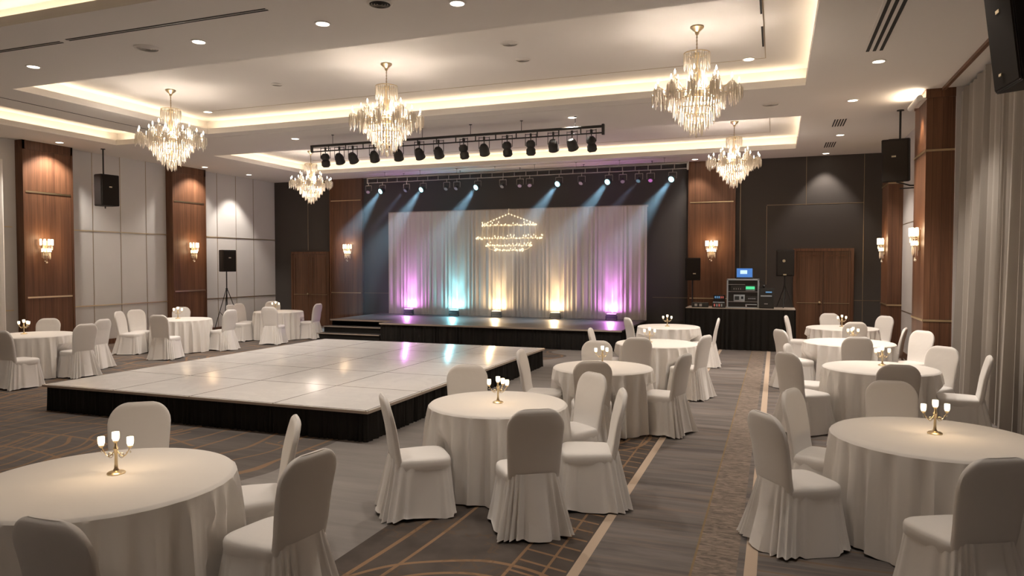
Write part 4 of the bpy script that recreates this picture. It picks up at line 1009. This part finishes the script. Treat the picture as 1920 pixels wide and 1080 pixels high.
for a, b, n_ in (((DJX0, DJY0-0.02), (DJX1, DJY0-0.02), (0, -1)), ((DJX1+0.02, DJY0-0.01), (DJX1+0.02, DJY1), (1, 0)), ((DJX0-0.02, DJY0), (DJX0-0.02, DJY1), (-1, 0)), ((DJX0, DJY1+0.02), (DJX1, DJY1+0.02), (0, 1))):
    sheet(a, b, 0.006, DJZ-0.018, 0.012, 0.14, n_, 6, 4, flare=1.0).obj('cloth_skirt', M['skirt'], o)
# rack
RX0, RX1, RY, RZ1 = -1.085, -0.385, 17.75, 1.68
o = thing('equipment_rack', 'pale framed open rack of sound equipment on the black table', 'rack', ((RX0+RX1)/2, RY+0.2, DJZ)); rw = (RX1-RX0)/2; rh = RZ1-DJZ
m = MB()
for s_ in (-1, 1): m.bb(s_*rw-0.016, s_*rw+0.016, -0.2, -0.17, 0, rh).bb(s_*rw-0.016, s_*rw+0.016, 0.17, 0.2, 0, rh)
m.bb(-rw-0.016, rw+0.016, -0.2, 0.2, rh-0.03, rh).bb(-rw, rw, -0.2, 0.2, 0.0, 0.02)
m.obj('rack_frame', M['greyp'], o, smooth=False, label='pale metal frame')
MB().bb(-rw+0.017, rw-0.017, -0.14, 0.19, 0.02, rh-0.03).obj('inner_case', M['black'], o, smooth=False)
for z in (0.14, 0.38, 0.55): MB().bb(-rw+0.017, (rw-0.017) if z != 0.55 else 0.05, -0.19, -0.14, z, z+0.012).obj('shelf', M['greyal'], o, smooth=False)
def unit(cat, nm, label, x, z, w_, h_, mt, y=RY-0.0, extra=()):
    q = thing(nm, label, cat, (x, y, z)); MB().bb(-w_/2, w_/2, -0.02, 0.03, 0, h_, 0.003).obj('case', mt, q)
    for (ex, ez, ew, eh, em, en) in extra: MB().bb(ex-ew/2, ex+ew/2, -0.026, -0.019, ez-eh/2, ez+eh/2).obj(en, M[em], q, smooth=False)
    return q
cx = (RX0+RX1)/2; Yu = RY+0.035
unit('audio unit', 'audio_unit', 'black audio unit with glowing green display in the rack', cx+0.17, DJZ+0.40, 0.27, 0.15, M['black'], Yu-0.012, [(0.0, 0.08, 0.20, 0.07, 'green', 'display'), (0, 0.02, 0.2, 0.012, 'greyp', 'label_strip')])
unit('audio unit', 'audio_unit', 'silver audio unit with two dark windows low in the rack', cx-0.08, DJZ+0.155, 0.25, 0.16, M['greyp'], Yu-0.012, [(-0.05, 0.08, 0.10, 0.09, 'screenk', 'display'), (0.07, 0.09, 0.05, 0.06, 'screenk', 'dial')])
unit('audio unit', 'audio_unit', 'black audio unit with pale lettering row at the rack lower right', cx+0.20, DJZ+0.155, 0.25, 0.13, M['black'], Yu-0.012, [(x_, 0.07, 0.014, 0.022, 'greyp', 'mark') for x_ in (-0.07, -0.045, -0.02, 0.005, 0.03, 0.055, 0.08)])
unit('audio unit', 'audio_unit', 'black amplifier with a row of faint knobs at the rack upper left', cx-0.12, DJZ+0.395, 0.30, 0.13, M['black'], Yu-0.012, [(-0.08+0.05*k, 0.06, 0.012, 0.04, 'greyal', 'fader') for k in range(4)])
unit('audio unit', 'audio_unit', 'thin grey unit at the rack bottom right', cx+0.19, DJZ+0.025, 0.27, 0.09, M['cab'], Yu-0.012, [(0, 0.06, 0.26, 0.02, 'greyp', 'label_strip'), (-0.11, 0.025, 0.03, 0.03, 'white', 'knob')])
# laptop
o = thing('laptop', 'open laptop with blue screen on top of the equipment rack', 'laptop', (cx+0.03, RY+0.18, RZ1), radians(2))
MB().bb(-0.19, 0.19, -0.13, 0.13, 0.0, 0.018, 0.004).obj('keyboard_base', M['black'], o)
Rl = Matrix.Translation((0, 0.12, 0.018)) @ Matrix.Rotation(radians(-10), 4, 'X')
def plate(x0, x1, z0, z1, y0, y1):
    m = MB(); m.rings([[tuple(Rl @ Vector((x, yy, z))) for x, z in ((x0, z0), (x1, z0), (x1, z1), (x0, z1))] for yy in (y0, y1)], True, True, True); return m
plate(-0.20, 0.20, 0, 0.25, -0.006, 0.006).obj('lid', M['black'], o, smooth=False)
plate(-0.18, 0.18, 0.02, 0.235, -0.009, -0.006).obj('screen', M['blue'], o, smooth=False, label='blue glowing screen')
plate(-0.10, 0.06, 0.10, 0.19, -0.011, -0.009).obj('screen_window', M['bluew'], o, smooth=False, label='white window on screen')
# mixer at left, case at right, little box
q = thing('mixing_desk', 'small mixing desk with red and blue lights left of the rack', 'audio mixer', (-1.28, 17.78, DJZ))
MB().bb(-0.15, 0.15, -0.12, 0.14, 0, 0.12, 0.004).obj('case', M['black'], q); MB().bb(-0.13, 0.14, 0.02, 0.12, 0.12, 0.30, 0.004).obj('upright_panel', M['cab'], q)
for k in range(5): MB().bb(-0.10+0.045*k, -0.075+0.045*k, 0.012, 0.02, 0.22, 0.27).obj('indicator', M['led' if k < 3 else 'ledr'], q, smooth=False)
for k in range(4): MB().bb(-0.11+0.055*k, -0.08+0.055*k, -0.127, -0.12, 0.03, 0.09).obj('indicator', M['greyp' if k % 2 else 'ledr'], q, smooth=False)
MB().bb(-0.13, 0.13, -0.11, 0.0, 0.12, 0.135).obj('fader_panel', M['greyp'], q, smooth=False)
q = thing('speaker_controller', 'low dark box with two pale dials at the left end of the black table', 'audio box', (-1.72, 17.8, DJZ))
MB().bb(-0.19, 0.19, -0.12, 0.12, 0, 0.11, 0.006).obj('case', M['black'], q)
for x_ in (-0.09, 0.02): MB().bb(x_-0.03, x_+0.03, -0.127, -0.12, 0.025, 0.085).obj('dial', M['greyal'], q, smooth=False)
q = thing('flight_case', 'black equipment case standing right of the rack', 'case', (-0.20, 17.9, DJZ))
MB().bb(-0.165, 0.165, -0.18, 0.18, 0, 0.47, 0.008).obj('case', M['black'], q)
MB().bb(-0.13, 0.12, -0.187, -0.18, 0.28, 0.31).obj('label_strip', M['greyp'], q, smooth=False); MB().bb(-0.02, 0.12, -0.187, -0.18, 0.37, 0.40).obj('display', M['led'], q, smooth=False)
MB().bb(-0.05, 0.03, -0.19, -0.18, 0.10, 0.12).obj('handle', M['greyal'], q, smooth=False)
q = thing('headphones', 'dark headphones hooked at the right of the rack top', 'headphones', (-0.33, 17.9, DJZ+0.47), 0.3)
MB().torus((0, 0, 0.09), 0.075, 0.010, 20, 6, Matrix.Translation((0, 0, 0.09)) @ Matrix.Rotation(pi/2, 4, 'X') @ Matrix.Translation((0, 0, -0.09))).obj('band', M['black'], q)
for s_ in (-1, 1): MB().lathe([(0.0, -0.02), (0.038, -0.018), (0.04, 0.018), (0.0, 0.02)], 14, m=Matrix.Translation((s_*0.07, 0, 0.045)) @ Matrix.Rotation(pi/2, 4, 'Y')).obj('ear_cup', M['black'], q)
tripod('tripod_speaker_stand', 'short black tripod stand standing on the right end of the black table', (0.20, 18.05, DJZ), 0.76, 0.22, 0, 0.62)
o = thing('stand_speaker', 'black loudspeaker on the short tripod above the black table', 'loudspeaker', (0.20, 18.05, DJZ+0.76), radians(2))
speaker_body(o, 0.40, 0.34, 0.62, 0.0, (-0.02, -0.44))
MB().lathe([(0.0, 0), (0.034, 0), (0.034, 0.008), (0.0, 0.008)], 16, m=Matrix.Translation((-0.03, -0.182, 0.36)) @ Matrix.Rotation(pi/2, 4, 'X')).obj('round_emblem', M['badge'], o, label='round gold emblem')
tripod('tripod_speaker_stand', 'thin dark stand between the stage and the black table', (-2.02, 18.85, 0), 1.62, 0.40, 0, 0.6)
o = thing('stand_speaker', 'dark grey loudspeaker on the stand between the stage and the black table', 'loudspeaker', (-2.02, 18.85, 1.62), radians(8))
speaker_body(o, 0.38, 0.32, 0.58, 0.0, (0.1, -0.2))
